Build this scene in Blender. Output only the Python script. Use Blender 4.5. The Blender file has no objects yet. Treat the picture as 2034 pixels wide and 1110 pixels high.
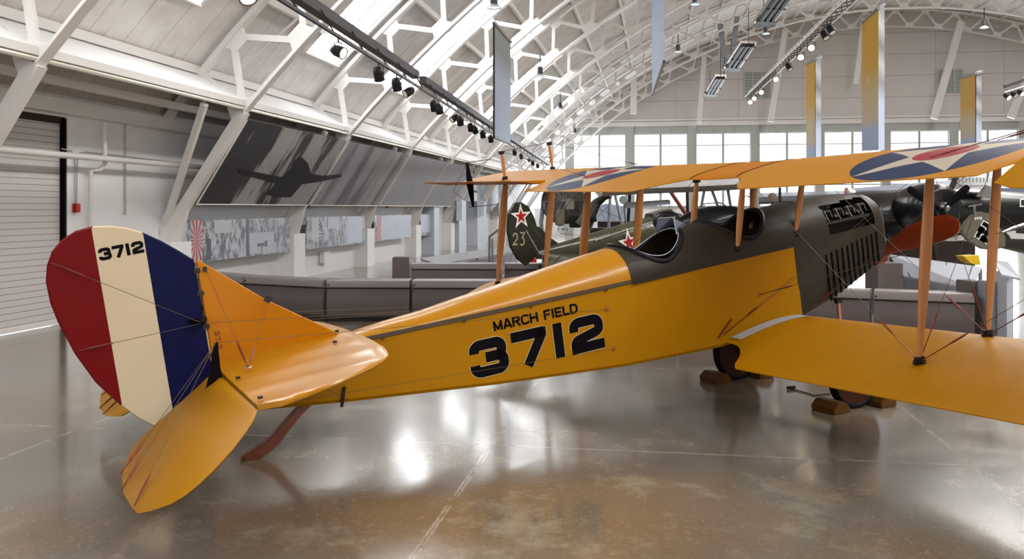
import bpy, bmesh, math, random
from mathutils import Vector, Matrix
random.seed(7)
V = Vector
SC = bpy.context.scene
COL = SC.collection
R = math.radians
# ------------------------------------------------------------------ camera, sky, exposure
FPX, CX, YH, CAMH = 1800.0, 1017.0, 413.0, 2.03
cam_d = bpy.data.cameras.new('camera'); cam = bpy.data.objects.new('camera', cam_d); COL.objects.link(cam)
cam_d.sensor_width = 36.0; cam_d.lens = FPX/2034*36.0; cam_d.shift_y = -(555-YH)/2034.0
cam_d.clip_end = 500; cam_d.clip_start = 0.05
cam.location = (0, 0, CAMH); cam.rotation_euler = (R(90), 0, 0)
SC.camera = cam
w = bpy.data.worlds.new('sky'); SC.world = w; w.use_nodes = True
bg = w.node_tree.nodes['Background']; bg.inputs[0].default_value = (0.86, 0.93, 1.0, 1); bg.inputs[1].default_value = 2.6
SC.view_settings.view_transform = 'Standard'; SC.view_settings.look = 'None'
SC.view_settings.exposure = 0.22; SC.view_settings.gamma = 1.0; SC.view_settings.use_curve_mapping = False
SC.cycles.use_denoising = True
SC.cycles.max_bounces = 7; SC.cycles.diffuse_bounces = 4; SC.cycles.transparent_max_bounces = 16
SC.cycles.sample_clamp_indirect = 6.0; SC.cycles.caustics_reflective = False; SC.cycles.caustics_refractive = False
SKYLIGHT_E = 6.5
RIDGE_E = 19.0        # glow of unseen ridge panels added for strong light from above
# hangar frame: s along the building, u across it from the left wall, z up
H0 = V((-8.1, 14.33, 0)); HA = V((.1606, .987, 0)).normalized(); HB = V((.987, -.1606, 0)).normalized()
HANG = math.atan2(HA.y, HA.x)
def H(s, u, z): return H0 + HA*s + HB*u + V((0, 0, z))
CAMP = V((0, 0, CAMH))
def ray(px, py): return V(((px-CX)/FPX, 1.0, -(py-YH)/FPX))
def pick(px, py, p0, n):
    r = ray(px, py); return CAMP + r*((p0-CAMP).dot(n)/r.dot(n))
def onfloor(px, py, z=0.0): return pick(px, py, V((0, 0, z)), V((0, 0, 1)))
def on_s(px, py, s): return pick(px, py, H(s, 0, 0), HA)
def on_u(px, py, u): return pick(px, py, H(0, u, 0), HB)
def on_z(px, py, z): return pick(px, py, V((0, 0, z)), V((0, 0, 1)))
def on_y(px, py, Y): return pick(px, py, V((0, Y, 0)), V((0, 1, 0)))
def area(name, loc, rot, sx, sy, power, col=(1, 1, 1)):
    l = bpy.data.lights.new(name, 'AREA'); l.shape = 'RECTANGLE'; l.size = sx; l.size_y = sy; l.energy = power; l.color = col
    o = bpy.data.objects.new(name, l); COL.objects.link(o); o.location = loc; o.rotation_euler = rot; return o
# daylight entering through the two glazed end walls (far doors and the doors behind the photographer)
p = H(57.6, 25.8, 5.2); area('daylight_far_doors', p, (R(90), 0, HANG+R(90)), 46, 6, 4500, (.88, .94, 1))
p = H(-34.6, 25.8, 5.0); area('daylight_near_doors', p, (R(90), 0, HANG-R(90)), 46, 6, 900, (.95, .97, 1))

# ------------------------------------------------------------------ materials
MATS = {}
def mat(name, col, rough=.5, metal=0., var=.0, scale=8., bump=0., spec=.22, coat=0., emit=None, estr=0., bscale=None):
    if name in MATS: return MATS[name]
    m = bpy.data.materials.new(name); m.use_nodes = True; nt = m.node_tree; b = nt.nodes['Principled BSDF']
    c = (col[0], col[1], col[2], 1)
    b.inputs['Base Color'].default_value = c; b.inputs['Roughness'].default_value = rough
    b.inputs['Metallic'].default_value = metal; b.inputs['Specular IOR Level'].default_value = spec
    if coat: b.inputs['Coat Weight'].default_value = coat; b.inputs['Coat Roughness'].default_value = .12
    if emit: b.inputs['Emission Color'].default_value = (*emit, 1); b.inputs['Emission Strength'].default_value = estr
    if var or bump:
        tc = nt.nodes.new('ShaderNodeTexCoord'); n = nt.nodes.new('ShaderNodeTexNoise'); n.inputs['Scale'].default_value = scale
        n.inputs['Detail'].default_value = 5; nt.links.new(tc.outputs['Object'], n.inputs['Vector'])
        if var:
            mx = nt.nodes.new('ShaderNodeMix'); mx.data_type = 'RGBA'
            mx.inputs['A'].default_value = tuple(x*(1-var) for x in col)+(1,); mx.inputs['B'].default_value = tuple(min(1, x*(1+var)) for x in col)+(1,)
            nt.links.new(n.outputs['Fac'], mx.inputs['Factor']); nt.links.new(mx.outputs['Result'], b.inputs['Base Color'])
        if bump:
            bp = nt.nodes.new('ShaderNodeBump'); bp.inputs['Strength'].default_value = bump; bp.inputs['Distance'].default_value = .01
            if bscale:
                n2 = nt.nodes.new('ShaderNodeTexNoise'); n2.inputs['Scale'].default_value = bscale; nt.links.new(tc.outputs['Object'], n2.inputs['Vector']); n = n2
            nt.links.new(n.outputs['Fac'], bp.inputs['Height']); nt.links.new(bp.outputs['Normal'], b.inputs['Normal'])
    MATS[name] = m; return m
def nodes(m): return m.node_tree, m.node_tree.nodes['Principled BSDF']
def mth(nt, op, a, b=None, c=None):
    n = nt.nodes.new('ShaderNodeMath'); n.operation = op
    for i, x in enumerate((a, b, c)):
        if x is None: continue
        if isinstance(x, (int, float)): n.inputs[i].default_value = x
        else: nt.links.new(x, n.inputs[i])
    return n.outputs[0]
def mixc(nt, fac, a, b):
    n = nt.nodes.new('ShaderNodeMix'); n.data_type = 'RGBA'
    if isinstance(fac, (int, float)): n.inputs['Factor'].default_value = fac
    else: nt.links.new(fac, n.inputs['Factor'])
    for k, x in (('A', a), ('B', b)):
        if isinstance(x, tuple): n.inputs[k].default_value = (*x[:3], 1)
        else: nt.links.new(x, n.inputs[k])
    return n.outputs['Result']
def objxyz(nt, kind='Object'):
    tc = nt.nodes.new('ShaderNodeTexCoord'); s = nt.nodes.new('ShaderNodeSeparateXYZ'); nt.links.new(tc.outputs[kind], s.inputs[0]); return tc, s.outputs
def noise(nt, vec, scale, detail=4, rough=.5):
    n = nt.nodes.new('ShaderNodeTexNoise'); n.inputs['Scale'].default_value = scale; n.inputs['Detail'].default_value = detail; n.inputs['Roughness'].default_value = rough
    if vec is not None: nt.links.new(vec, n.inputs['Vector'])
    return n.outputs['Fac']
def smooth(nt, x, a, b):
    n = nt.nodes.new('ShaderNodeMapRange'); n.interpolation_type = 'SMOOTHSTEP'; nt.links.new(x, n.inputs[0])
    n.inputs[1].default_value = a; n.inputs[2].default_value = b; return n.outputs[0]

YEL = (.355, .152, .0003)
yellow = mat('yellow_doped_fabric', YEL, .42, var=.07, scale=2.5, bump=.06, bscale=30, spec=.12)
yellow_gloss = mat('yellow_glossy_fabric', (.40, .166, .0004), .34, var=.05, scale=2.5, bump=.04, bscale=30, spec=.3, coat=.35)
orange_fab = mat('orange_yellow_doped_fabric', (.40, .135, .0004), .45, var=.05, scale=2.5, bump=.06, bscale=30, spec=.12)
pale_under = mat('clear_doped_linen', (.62, .60, .56), .6, var=.12, scale=5)
redp = mat('red_paint', (.13, .0004, .0008), .5, spec=.12); cream = mat('cream_paint', (.54, .44, .30), .5, var=.03, scale=3, spec=.15)
navy = mat('navy_paint', (.0006, .002, .036), .5, spec=.12); black = mat('black_paint', (.003, .002, .003), .6, spec=.06)
olive = mat('olive_drab_cowling', (.030, .023, .016), .45, var=.12, scale=3, spec=.2)
wood = mat('varnished_spruce', (.42, .17, .05), .4, var=.15, scale=6, coat=.15)
darkwood = mat('dark_varnished_wood', (.16, .035, .012), .35, var=.25, scale=9, coat=.3)
propwood = mat('red_mahogany', (.26, .035, .006), .35, var=.25, scale=9, coat=.1)
steel = mat('dark_steel_fitting', (.035, .025, .022), .45, .6); wire_m = mat('rigging_wire_metal', (.11, .075, .05), .5, .4)
brassred = mat('turnbuckle_brown', (.16, .035, .02), .4, .4)
tire = mat('black_rubber', (.005, .004, .005), .6, spec=.1); hubm = mat('dark_red_hub_fabric', (.045, .010, .004), .6)
leather = mat('black_leather', (.004, .004, .006), .4, spec=.15); dark = mat('cockpit_interior', (.010, .005, .004), .8, spec=.05)
seatred = mat('red_brown_seat', (.28, .035, .015), .5)
white = mat('white_painted_steel', (.80, .77, .74), .45, var=.04, scale=1.5)
whitew = mat('white_lettering', (.85, .85, .82), .5)
engine_m = mat('engine_dark_metal', (.03, .028, .028), .35, .8, var=.4, scale=30); alum = mat('aluminium', (.35, .35, .35), .35, .9)
chock = mat('yellow_chock_paint', (.09, .035, .003), .55, var=.25, scale=12)
ropeb = mat('black_rope', (.01, .01, .01), .8)

# ------------------------------------------------------------------ mesh builder
class MB:
    def __init__(s): s.v = []; s.f = []; s.m = []
    def add(s, vs, fs, mi=0):
        o = len(s.v); s.v += [V(p) for p in vs]; s.f += [tuple(i+o for i in f) for f in fs]; s.m += [mi]*len(fs); return s
    def box(s, c, d, rot=None, mi=0):
        c = V(c); vs = []
        for x in (-.5, .5):
            for y in (-.5, .5):
                for z in (-.5, .5):
                    p = V((x*d[0], y*d[1], z*d[2])); vs.append(c + (rot @ p if rot else p))
        return s.add(vs, [(0, 1, 3, 2), (4, 6, 7, 5), (0, 4, 5, 1), (2, 3, 7, 6), (0, 2, 6, 4), (1, 5, 7, 3)], mi)
    def beam(s, a, b, w_, h_, up=(0, 0, 1), mi=0):
        a = V(a); b = V(b); d = (b-a); L = d.length
        if L < 1e-6: return s
        d.normalize(); up = V(up)
        if abs(d.dot(up)) > .98: up = V((1, 0, 0))
        x = d.cross(up).normalized(); y = x.cross(d)
        return s.box((a+b)/2, (L, w_, h_), Matrix((d, x, y)).transposed(), mi)
    def tube(s, pts, r, n=8, caps=True, mi=0, closed=False):
        pts = [V(p) for p in pts]; k = len(pts); rs = r if isinstance(r, (list, tuple)) else [r]*k
        rings = []; prev = None
        for i, p in enumerate(pts):
            if closed: t = pts[(i+1) % k]-pts[i-1]
            else: t = pts[min(i+1, k-1)]-pts[max(i-1, 0)]
            t.normalize()
            if prev is None: a = V((0, 0, 1)) if abs(t.z) < .9 else V((1, 0, 0)); x = t.cross(a).normalized()
            else: x = (prev - t*prev.dot(t)).normalized()
            prev = x; y = t.cross(x)
            rings.append([p + (x*math.cos(2*math.pi*j/n)+y*math.sin(2*math.pi*j/n))*rs[i] for j in range(n)])
        return s.loft(rings, caps and not closed, mi, closed)
    def loft(s, rings, caps=True, mi=0, closed=False):
        n = len(rings[0]); vs = [p for r_ in rings for p in r_]; fs = []
        k = len(rings)
        for i in range(k if closed else k-1):
            i2 = (i+1) % k
            for j in range(n): fs.append((i*n+j, i*n+(j+1) % n, i2*n+(j+1) % n, i2*n+j))
        if caps: fs += [tuple(range(n-1, -1, -1)), tuple((k-1)*n+j for j in range(n))]
        return s.add(vs, fs, mi)
    def lathe(s, prof, o, ax, n=24, mi=0, caps=True):   # prof: (distance along axis, radius)
        o = V(o); ax = V(ax).normalized(); a = V((0, 0, 1)) if abs(ax.z) < .9 else V((1, 0, 0))
        x = ax.cross(a).normalized(); y = ax.cross(x)
        return s.loft([[o+ax*d+(x*math.cos(2*math.pi*j/n)+y*math.sin(2*math.pi*j/n))*max(r_, 1e-4) for j in range(n)] for d, r_ in prof], caps, mi)
    def plate(s, poly, t, mi=0, mi2=None, mis=None):  # polygon in 3-D extruded by vector t
        n = len(poly); t = V(t); vs = [V(p) for p in poly]+[V(p)+t for p in poly]
        s.add(vs, [], mi); o = len(s.v)-2*n
        s.f.append(tuple(o+i for i in range(n))); s.m.append(mi)
        s.f.append(tuple(o+n+i for i in range(n-1, -1, -1))); s.m.append(mi if mi2 is None else mi2)
        for i in range(n):
            s.f.append((o+i, o+n+i, o+n+(i+1) % n, o+(i+1) % n)); s.m.append(mi if mis is None else mis)
        return s
    def flat(s, poly, mi=0): return s.add(poly, [tuple(range(len(poly)))], mi)
    def build(s, name, mats, parent=None, smooth=False, xf=None, flip=False, off=None, ang=40, bevel=0):
        if not isinstance(mats, (list, tuple)): mats = [mats]
        me = bpy.data.meshes.new(name)
        vs = s.v
        if off is not None: vs = [p-off for p in vs]
        if flip: vs = [V((p.x, -p.y, p.z)) for p in vs]
        if xf is not None: vs = [xf @ p for p in vs]
        me.from_pydata([tuple(p) for p in vs], [], s.f)
        for m in mats: me.materials.append(m)
        me.polygons.foreach_set('material_index', s.m)
        bm = bmesh.new(); bm.from_mesh(me); bmesh.ops.recalc_face_normals(bm, faces=bm.faces)
        if bevel:
            es = [e for e in bm.edges if len(e.link_faces) == 2 and e.calc_face_angle(0) > .6]
            bmesh.ops.bevel(bm, geom=es, offset=bevel, segments=2, affect='EDGES', clamp_overlap=True)
        bm.to_mesh(me); bm.free()
        if smooth: me.shade_smooth(); me.set_sharp_from_angle(angle=R(ang))
        o = bpy.data.objects.new(name, me); COL.objects.link(o)
        if parent: o.parent = parent
        return o
def tag(o, label=None, cat=None, group=None, kind=None):
    if label: o['label'] = label
    if cat: o['category'] = cat
    if group: o['group'] = group
    if kind: o['kind'] = kind
    return o
def empty(name, loc, label=None, cat=None, group=None, kind=None, rz=0.):
    o = bpy.data.objects.new(name, None); COL.objects.link(o); o.location = loc; o.rotation_euler = (0, 0, rz); o.empty_display_size = .2
    return tag(o, label, cat, group, kind)
def struct(o): o['kind'] = 'structure'; return o
def copy_tree(o, parent=None):
    c = o.copy(); COL.objects.link(c); c.parent = parent
    for ch in list(o.children): copy_tree(ch, c)
    return c
HM = Matrix.Translation(H0) @ Matrix(((HA.x, HB.x, 0), (HA.y, HB.y, 0), (0, 0, 1))).to_4x4()
def hloc(o): return o
# strokes: flat lettering from polylines
def stroke_poly(pts, w_):
    pts = [V((p[0], p[1])) for p in pts]; pts = [p for i, p in enumerate(pts) if i == 0 or (p-pts[i-1]).length > 1e-4]; n = len(pts); L = []; Rr = []
    for i, p in enumerate(pts):
        a = (p-pts[i-1]).normalized() if i else None; b = (pts[i+1]-p).normalized() if i < n-1 else None
        if a is None: a = b
        if b is None: b = a
        t = (a+b).normalized(); nn = V((-t.y, t.x)); k = 1/max(.45, nn.dot(V((-a.y, a.x))))
        L.append(p+nn*w_/2*k); Rr.append(p-nn*w_/2*k)
    return L, Rr
def arcp(cx, cy, rx, ry, a0, a1, n=6): return [(cx+rx*math.cos(R(a0+(a1-a0)*i/n)), cy+ry*math.sin(R(a0+(a1-a0)*i/n))) for i in range(n+1)]
GL = {
 '3': (1.0, [[(.13, .66), (.13, .72)]+arcp(.30, .72, .17, .15, 180, 90)+arcp(.70, .72, .15, .15, 90, 0)+[(.85, .68)]+arcp(.70, .66, .15, .15, 0, -90)+[(.42, .51)],
              [(.42, .51), (.72, .51)]+arcp(.72, .36, .16, .15, 90, 0)+arcp(.72, .28, .16, .15, 0, -90)+arcp(.28, .28, .16, .15, -90, -180)+[(.12, .34)]]),
 '7': (1.0, [[(.02, .87), (.92, .87)], [(.86, .99), (.86, .80), (.40, .0)]]),
 '1': (.42, [[(.2, 0), (.2, 1)]]),
 '2': (1.0, [[(.13, .62), (.13, .72)]+arcp(.30, .72, .17, .15, 180, 90)+arcp(.70, .72, .16, .15, 90, 0)+[(.86, .66)]+arcp(.70, .62, .16, .12, 0, -70)+[(.28, .38)]+arcp(.28, .24, .14, .14, 90, 180)+[(.14, .13)], [(.02, .13), (.98, .13)]]),
 'M': (1.05, [[(.1, 0), (.1, 1)], [(.1, .93), (.5, .1)], [(.5, .1), (.9, .93)], [(.9, 1), (.9, 0)]]),
 'A': (.95, [[(.06, 0), (.42, 1)], [(.42, 1), (.5, 1)], [(.5, 1), (.88, 0)], [(.2, .28), (.74, .28)]]),
 'R': (.95, [[(.1, 0), (.1, 1)], [(.1, .91), (.65, .91)]+arcp(.65, .73, .17, .18, 90, -90)+[(.1, .5)], [(.5, .5), (.84, 0)]]),
 'C': (.95, [[(.86, .72)]+arcp(.62, .70, .22, .21, 20, 90)+arcp(.35, .66, .25, .25, 90, 180)+arcp(.35, .34, .25, .25, 180, 270)+arcp(.62, .3, .22, .21, 270, 340)+[(.86, .28)]]),
 'H': (.95, [[(.1, 0), (.1, 1)], [(.84, 0), (.84, 1)], [(.1, .5), (.84, .5)]]),
 'F': (.85, [[(.1, 0), (.1, 1)], [(.1, .91), (.82, .91)], [(.1, .5), (.72, .5)]]),
 'I': (.32, [[(.14, 0), (.14, 1)]]),
 'E': (.88, [[(.1, 0), (.1, 1)], [(.1, .91), (.82, .91)], [(.1, .5), (.74, .5)], [(.1, .09), (.82, .09)]]),
 'L': (.82, [[(.1, 1), (.1, 0)], [(.1, .09), (.8, .09)]]),
 'D': (.95, [[(.1, 0), (.1, 1)], [(.1, .91), (.5, .91)]+arcp(.5, .6, .33, .31, 90, 0)+arcp(.5, .4, .33, .31, 0, -90)+[(.1, .09)]]),
 'N': (.95, [[(.1, 0), (.1, 1)], [(.1, .95), (.84, .05)], [(.84, 0), (.84, 1)]]),
 'O': (1.0, [arcp(.5, .5, .38, .41, 0, 360, 20)]), 'U': (.95, [[(.1, 1), (.1, .35)]+arcp(.47, .35, .37, .26, 180, 360, 8)+[(.84, 1)]]),
 'S': (.9, [[(.8, .75)]+arcp(.45, .71, .33, .2, 10, 180, 8)+arcp(.45, .71, .33, .21, 180, 270, 4)+arcp(.45, .29, .33, .21, 90, 0, 4)+arcp(.45, .29, .33, .2, 0, -170, 8)]),
 'Q': (.9, [[(.12, .66)]+arcp(.42, .68, .30, .22, 180, 0, 8)+[(.7, .5), (.1, .08), (.8, .09)]]),      # slim serif 2
 'W': (.9, [[(.1, .94), (.75, .94), (.42, .58)]+arcp(.40, .30, .33, .27, 70, -140, 10)]),               # slim serif 3
 ' ': (.55, []), '0': (.9, [arcp(.42, .5, .32, .41, 0, 360, 16)]), '9': (.9, [arcp(.42, .7, .3, .22, 0, 360, 12), [(.72, .7), (.6, .05)]]),
 'T': (.8, [[(.4, 0), (.4, 1)], [(.02, .91), (.78, .91)]]), '5': (.9, [[(.8, .92), (.15, .92), (.15, .55), (.5, .58)]+arcp(.45, .32, .33, .25, 80, -160, 8)]),
}
def lettering(mb, text, org, ex, ey, height, stroke=.25, gap=.09, wid=1., nrm=None, lift=0., mi=0):
    org = V(org); ex = V(ex).normalized(); ey = V(ey).normalized(); x = 0
    k = 0
    for ch in text:
        gw, st = GL[ch]
        for pts in st:
            L, Rr = stroke_poly([(p[0]*wid, p[1]) for p in pts], stroke)
            n = len(L); k += 1
            off = V(nrm)*(lift+.0002*(k % 3)) if nrm is not None else V((0, 0, 0))
            P = [org+ex*((x+q.x)*height)+ey*(q.y*height)+off for q in L+Rr]
            mb.add(P, [(i, i+1, n+i+1, n+i) for i in range(n-1)], mi)
        x += gw*wid+gap
    return x*height
def star_pts(c, ex, ey, Ro, ri=.382, a0=90, n=5):
    c = V(c); ex = V(ex); ey = V(ey)
    return [c+ex*((Ro if i % 2 == 0 else Ro*ri)*math.cos(R(a0+i*180/n)))+ey*((Ro if i % 2 == 0 else Ro*ri)*math.sin(R(a0+i*180/n))) for i in range(2*n)]

# ================================================================== BIPLANE (body frame: x forward from the stern post, y starboard, z up from the top longeron)
PSI, TH = R(27.3), R(8.92); O0 = V((-2.364, 7.182, .749)); OFF = V((5.986, 0, -1.698))
F_ = V((math.cos(PSI), math.sin(PSI), 0)); S_ = V((F_.y, -F_.x, 0))
XB = F_*math.cos(TH)+V((0, 0, math.sin(TH))); ZB = -F_*math.sin(TH)+V((0, 0, math.cos(TH)))
plane = empty('biplane', (0, 0, 0), 'yellow two-seat biplane with 3712 on its side and a red, white and blue striped rudder', 'airplane')
plane.matrix_world = Matrix.Translation(O0+XB*OFF.x+ZB*OFF.z) @ Matrix((XB, -S_, ZB)).transposed().to_4x4()
def AP(mb, name, m, parent=None, **k): return mb.build(name, m, parent=parent or plane, flip=True, off=OFF, **k)
def lerp(tab, x):
    if x <= tab[0][0]: return tab[0][1]
    for (a, b), (c, d) in zip(tab, tab[1:]):
        if x <= c: return b+(d-b)*(x-a)/(c-a)
    return tab[-1][1]
WT = [(0, .03), (.3, .055), (1., .125), (1.6, .19), (2.3, .255), (3.0, .31), (3.65, .345), (4.8, .373), (5.9, .373), (6.6, .365), (7.3, .32)]
BT = [(0, -.36), (.3, -.40), (1., -.50), (2.3, -.655), (3.62, -.79), (4.75, -.86), (5.87, -.84)]
TT = [(1.1, .035), (1.16, .05), (1.45, .078), (1.8, .096), (2.16, .137), (2.63, .180), (2.96, .220), (3.5, .275), (3.71, .290), (3.86, .308), (4.1, .29), (4.5, .345), (4.9, .370), (5.15, .345), (5.7, .37), (6.17, .40), (6.5, .392), (6.86, .375), (7.18, .335), (7.3, .31)]
wf = lambda x: lerp(WT, x); bf = lambda x: lerp(BT, x); tf = lambda x: lerp(TT, x)
def deckz(x, y): return tf(x)*max(0, 1-(abs(y)/wf(x))**2.15)**.5
# fuselage box
b = MB(); xs = sorted({x for x, _ in WT+BT if x < 5.87}|{0, 5.87, .15, 4.2, 5.2})
b.loft([[V((x, wf(x), 0)), V((x, wf(x), bf(x)+.03)), V((x, wf(x)-.02, bf(x))), V((x, -wf(x)+.02, bf(x))), V((x, -wf(x), bf(x)+.03)), V((x, -wf(x), 0))] for x in xs], caps=False)
fus = AP(b, 'fuselage', yellow, smooth=True, ang=30)
b = MB(); b.box((4.82, 0, -.68), (2.0, .66, .05)); b.box((3.85, 0, -.34), (.03, .62, .66)); b.box((5.83, 0, -.34), (.03, .66, .70))
for sy in (-1, 1): b.loft([[V((x, sy*(wf(x)-.02), -.01)), V((x, sy*(wf(x)-.035), -.01)), V((x, sy*(wf(x)-.035), -.72)), V((x, sy*(wf(x)-.02), -.72))] for x in (3.85, 4.3, 4.8, 5.83)])
AP(b, 'cockpit_lining', dark)
# turtle deck and grey coaming
def deck(x0, x1, dx, na=28):
    n = max(2, int((x1-x0)/dx)+1); rings = []
    for i in range(n):
        x = x0+(x1-x0)*i/(n-1); ww = wf(x)+.002
        rings.append([V((x, ww*math.cos(math.pi*j/na), (0 if j in (0, na) else deckz(x, wf(x)*math.cos(math.pi*j/na))))) for j in range(na+1)])
    return rings
def grid(mb, rings, keep=None):
    n = len(rings[0]); o = len(mb.v); mb.v += [p for r_ in rings for p in r_]
    for i in range(len(rings)-1):
        for j in range(n-1):
            q = (i*n+j, i*n+j+1, (i+1)*n+j+1, (i+1)*n+j)
            if keep and not keep(sum((mb.v[o+k] for k in q), V((0, 0, 0)))/4): continue
            mb.f.append(tuple(o+k for k in q)); mb.m.append(0)
b = MB(); grid(b, deck(1.12, 3.80, .08)); AP(b, 'turtledeck', yellow_gloss, smooth=True, ang=60)
CK = [(4.25, .385, .340), (5.34, .37, .345)]
b = MB(); grid(b, [[p+V((0, math.copysign(.004, p.y) if abs(p.y) > .3 else 0, .004)) for p in r_] for r_ in deck(3.80, 5.88, .0125, 150)], keep=lambda c: all(((c.x-xc)/(a-.004))**2+(c.y/(bb-.004))**2 > 1 for xc, a, bb in CK))
for sy in (-1, 1): b.box((4.84, sy*.376, -.012), (2.08, .004, .05))
AP(b, 'cockpit_coaming', olive, smooth=True, ang=60)
for xc, a, bb in CK:
    pts = [V((xc+a*math.cos(2*math.pi*j/56), bb*math.sin(2*math.pi*j/56), 0)) for j in range(56)]
    for p in pts: p.z = deckz(p.x, p.y)+.008
    r_ = AP(MB().tube(pts, .026, 8, closed=True), 'cockpit_rim', leather, smooth=True)
    b = MB(); ins = [V((xc+(a-.028)*math.cos(2*math.pi*j/56), (bb-.028)*math.sin(2*math.pi*j/56), 0)) for j in range(56)]
    for p in ins: p.z = deckz(p.x*1.0, p.y)+.012
    if xc < 5: AP(b.tube(ins, .0045, 6, closed=True), 'rim_piping', mat('pale_piping', (.45, .45, .47), .3), r_, smooth=True)
    b = MB(); b.box((xc-.12, 0, -.42), (.42, .5, .08)); b.box((xc-.32, 0, -.14), (.07, .5, .56), Matrix.Rotation(R(-8), 3, 'Y'))
    AP(b, 'seat', seatred if xc > 5 else dark, bevel=.02)
    b = MB(); b.box((xc+.38, 0, .02), (.02, .56, .3)); ip = AP(b, 'instrument_panel', dark)
    for dy in (-.15, 0, .15): AP(MB().lathe([(0, .045), (.012, .045)], (xc+.36, dy, .06), (-1, 0, 0), 16), 'dial', black, ip)
glass_s = mat('windshield_glass', (.10, .12, .17), .12, .0, coat=1.)
WA, WB, WC_, WD = [V((4.80, 0, .36)), V((4.52, .17, .325)), V((4.55, .13, .465)), V((4.72, .03, .43))], 0, 0, 0
b = MB()
for sy in (1, -1): b.plate([V((4.80, 0, .362)), V((4.52, sy*.18, .325)), V((4.55, sy*.13, .47)), V((4.62, 0, .47))], (.006, 0, .002))
wsd = AP(b, 'windshield', glass_s); b = MB()
for sy in (1, -1): b.tube([V((4.80, 0, .362)), V((4.52, sy*.18, .325)), V((4.55, sy*.13, .475)), V((4.62, 0, .475)), V((4.80, 0, .362))], .005, 5)
AP(b, 'windshield_frame', alum, wsd)
# longeron moulding with clips
b = MB()
for sy in (-1, 1):
    b.loft([[V((x, sy*(wf(x)+.003), .014)), V((x, sy*(wf(x)+.012), .010)), V((x, sy*(wf(x)+.012), -.022)), V((x, sy*(wf(x)+.003), -.026))] for x in (1.12, 1.6, 2.3, 3.0, 3.65, 3.81)])
AP(b, 'deck_moulding', mat('brown_moulding', (.075, .05, .03), .5))
for sy in (-1, 1):
    for x in (1.35, 2.08, 2.72, 3.5): AP(MB().tube([(x-.02, sy*(wf(x)+.02), -.02), (x, sy*(wf(x)+.02), -.045), (x+.02, sy*(wf(x)+.02), -.02)], .004, 5), 'deck_clip', steel)
# cable holes (leather patches) on the sides
for sy in (-1, 1):
    for x, z in ((3.50, -.212), (3.515, -.592), (5.32, -.437)):
        AP(MB().lathe([(0, .026), (.004, .024), (.005, .008)], (x, sy*(wf(x)+.001), z), (0, sy, 0), 18), 'cable_grommet', mat('leather_patch', (.30, .09, .02), .6))
# fuselage lettering, on both sides
for sy in (1, -1):
    ex = V((1, (wf(3.4)-wf(2.1))/1.3, 0)).normalized() if sy > 0 else V((-1, (wf(3.4)-wf(2.1))/1.3, 0)).normalized()
    if sy > 0: org = V((2.085, wf(2.085)+.003, -.553)); tilt = V((0.015, 0, 1)).normalized(); o2 = V((2.35, wf(2.35)+.003, -.178))
    else: org = V((3.40, -wf(3.4)-.003, -.553)); tilt = V((0, 0, 1)); o2 = V((3.2, -wf(3.2)-.003, -.178)); ex = V((-1, (wf(3.4)-wf(2.1))/1.3, 0)).normalized()
    b = MB(); lettering(b, '3712', org, ex, tilt, .322, .29, .12, 1.12, (0, sy, 0), .0, 0)
    rimm = MB(); lettering(rimm, '3712', org, ex, tilt, .322, .322, .12, 1.12, (0, sy, 0), -.0014, 0)
    rimm.v = [V((p.x, sy*(wf(p.x)+.0012+.0002*(i//7 % 3)), p.z)) for i, p in enumerate(rimm.v)]; b.v = [V((p.x, sy*(wf(p.x)+.003+(abs(p.y)-wf(p.x))*.0), p.z)) for p in b.v]
    AP(rimm, 'number_outline', cream, fus); AP(b, 'number', black, fus)
    b = MB(); lettering(b, 'MARCH FIELD', o2, ex, (ex*(-.02)+V((0, 0, 1))), .088, .225, .075, .96, (0, sy, 0), 0, 0); b.v = [V((p.x, sy*(wf(p.x)+.003), p.z)) for p in b.v]; AP(b, 'base_name', black, fus)
# engine cowling
def cring(x, n=64, s=1.0):
    ww = wf(x)*s+.004; t = tf(x); bo = lerp([(5.87, -.86), (6.2, -.79), (6.6, -.68), (7.0, -.55), (7.3, -.44)], x); L = []
    for j in range(n):
        a = 2*math.pi*j/n; c, s_ = math.cos(a), math.sin(a)
        if s_ >= 0: L.append(V((x, ww*math.copysign(abs(c)**.93, c), t*s_**.93)))
        else: L.append(V((x, ww*math.copysign(abs(c)**.30, c), bo*abs(s_)**.42)))
    return L
b = MB(); xs = [5.86+.0297*i for i in range(48)]; xs = [x for x in xs if x < 7.26]+[7.27]
rings = [cring(x)+[cring(x)[0]] for x in xs]
grid(b, rings, keep=lambda c: not (6.40 < c.x < 7.13 and -.05 < c.z < .31 and abs(c.y) > .10))
nose = cring(7.27); b.loft([nose, [V((7.31, p.y*.93, (p.z+.05)*.93-.05)) for p in nose], [V((7.315, p.y*.80, (p.z+.05)*.8-.05)) for p in nose]], caps=True)
cowl = AP(b, 'engine_cowling', olive, smooth=True, ang=50)
AP(MB().plate([V((7.318, p.y*.78, (p.z+.05)*.78-.05)) for p in nose], (.006, 0, 0)), 'radiator', mat('radiator_core', (.06, .05, .03), .5, .6), cowl)
for x in (6.17, 7.17):
    L = [p for p in cring(x, 64) if p.z >= -.02 or False]; L = [V((x, wf(x)*1.012*math.cos(R(a)), 1.012*(tf(x)*math.sin(R(a))**.93 if 0 < a < 180 else 0))) for a in range(0, 181, 6)]
    b = MB(); b.loft([[p+V((-.009, 0, 0)), p+V((.009, 0, 0)), p+V((.009, 0, 0))*1.0+V((0, 0, .002)), p+V((-.009, 0, .002))] for p in L]); AP(b, 'cowl_strap', steel, cowl)
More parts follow.
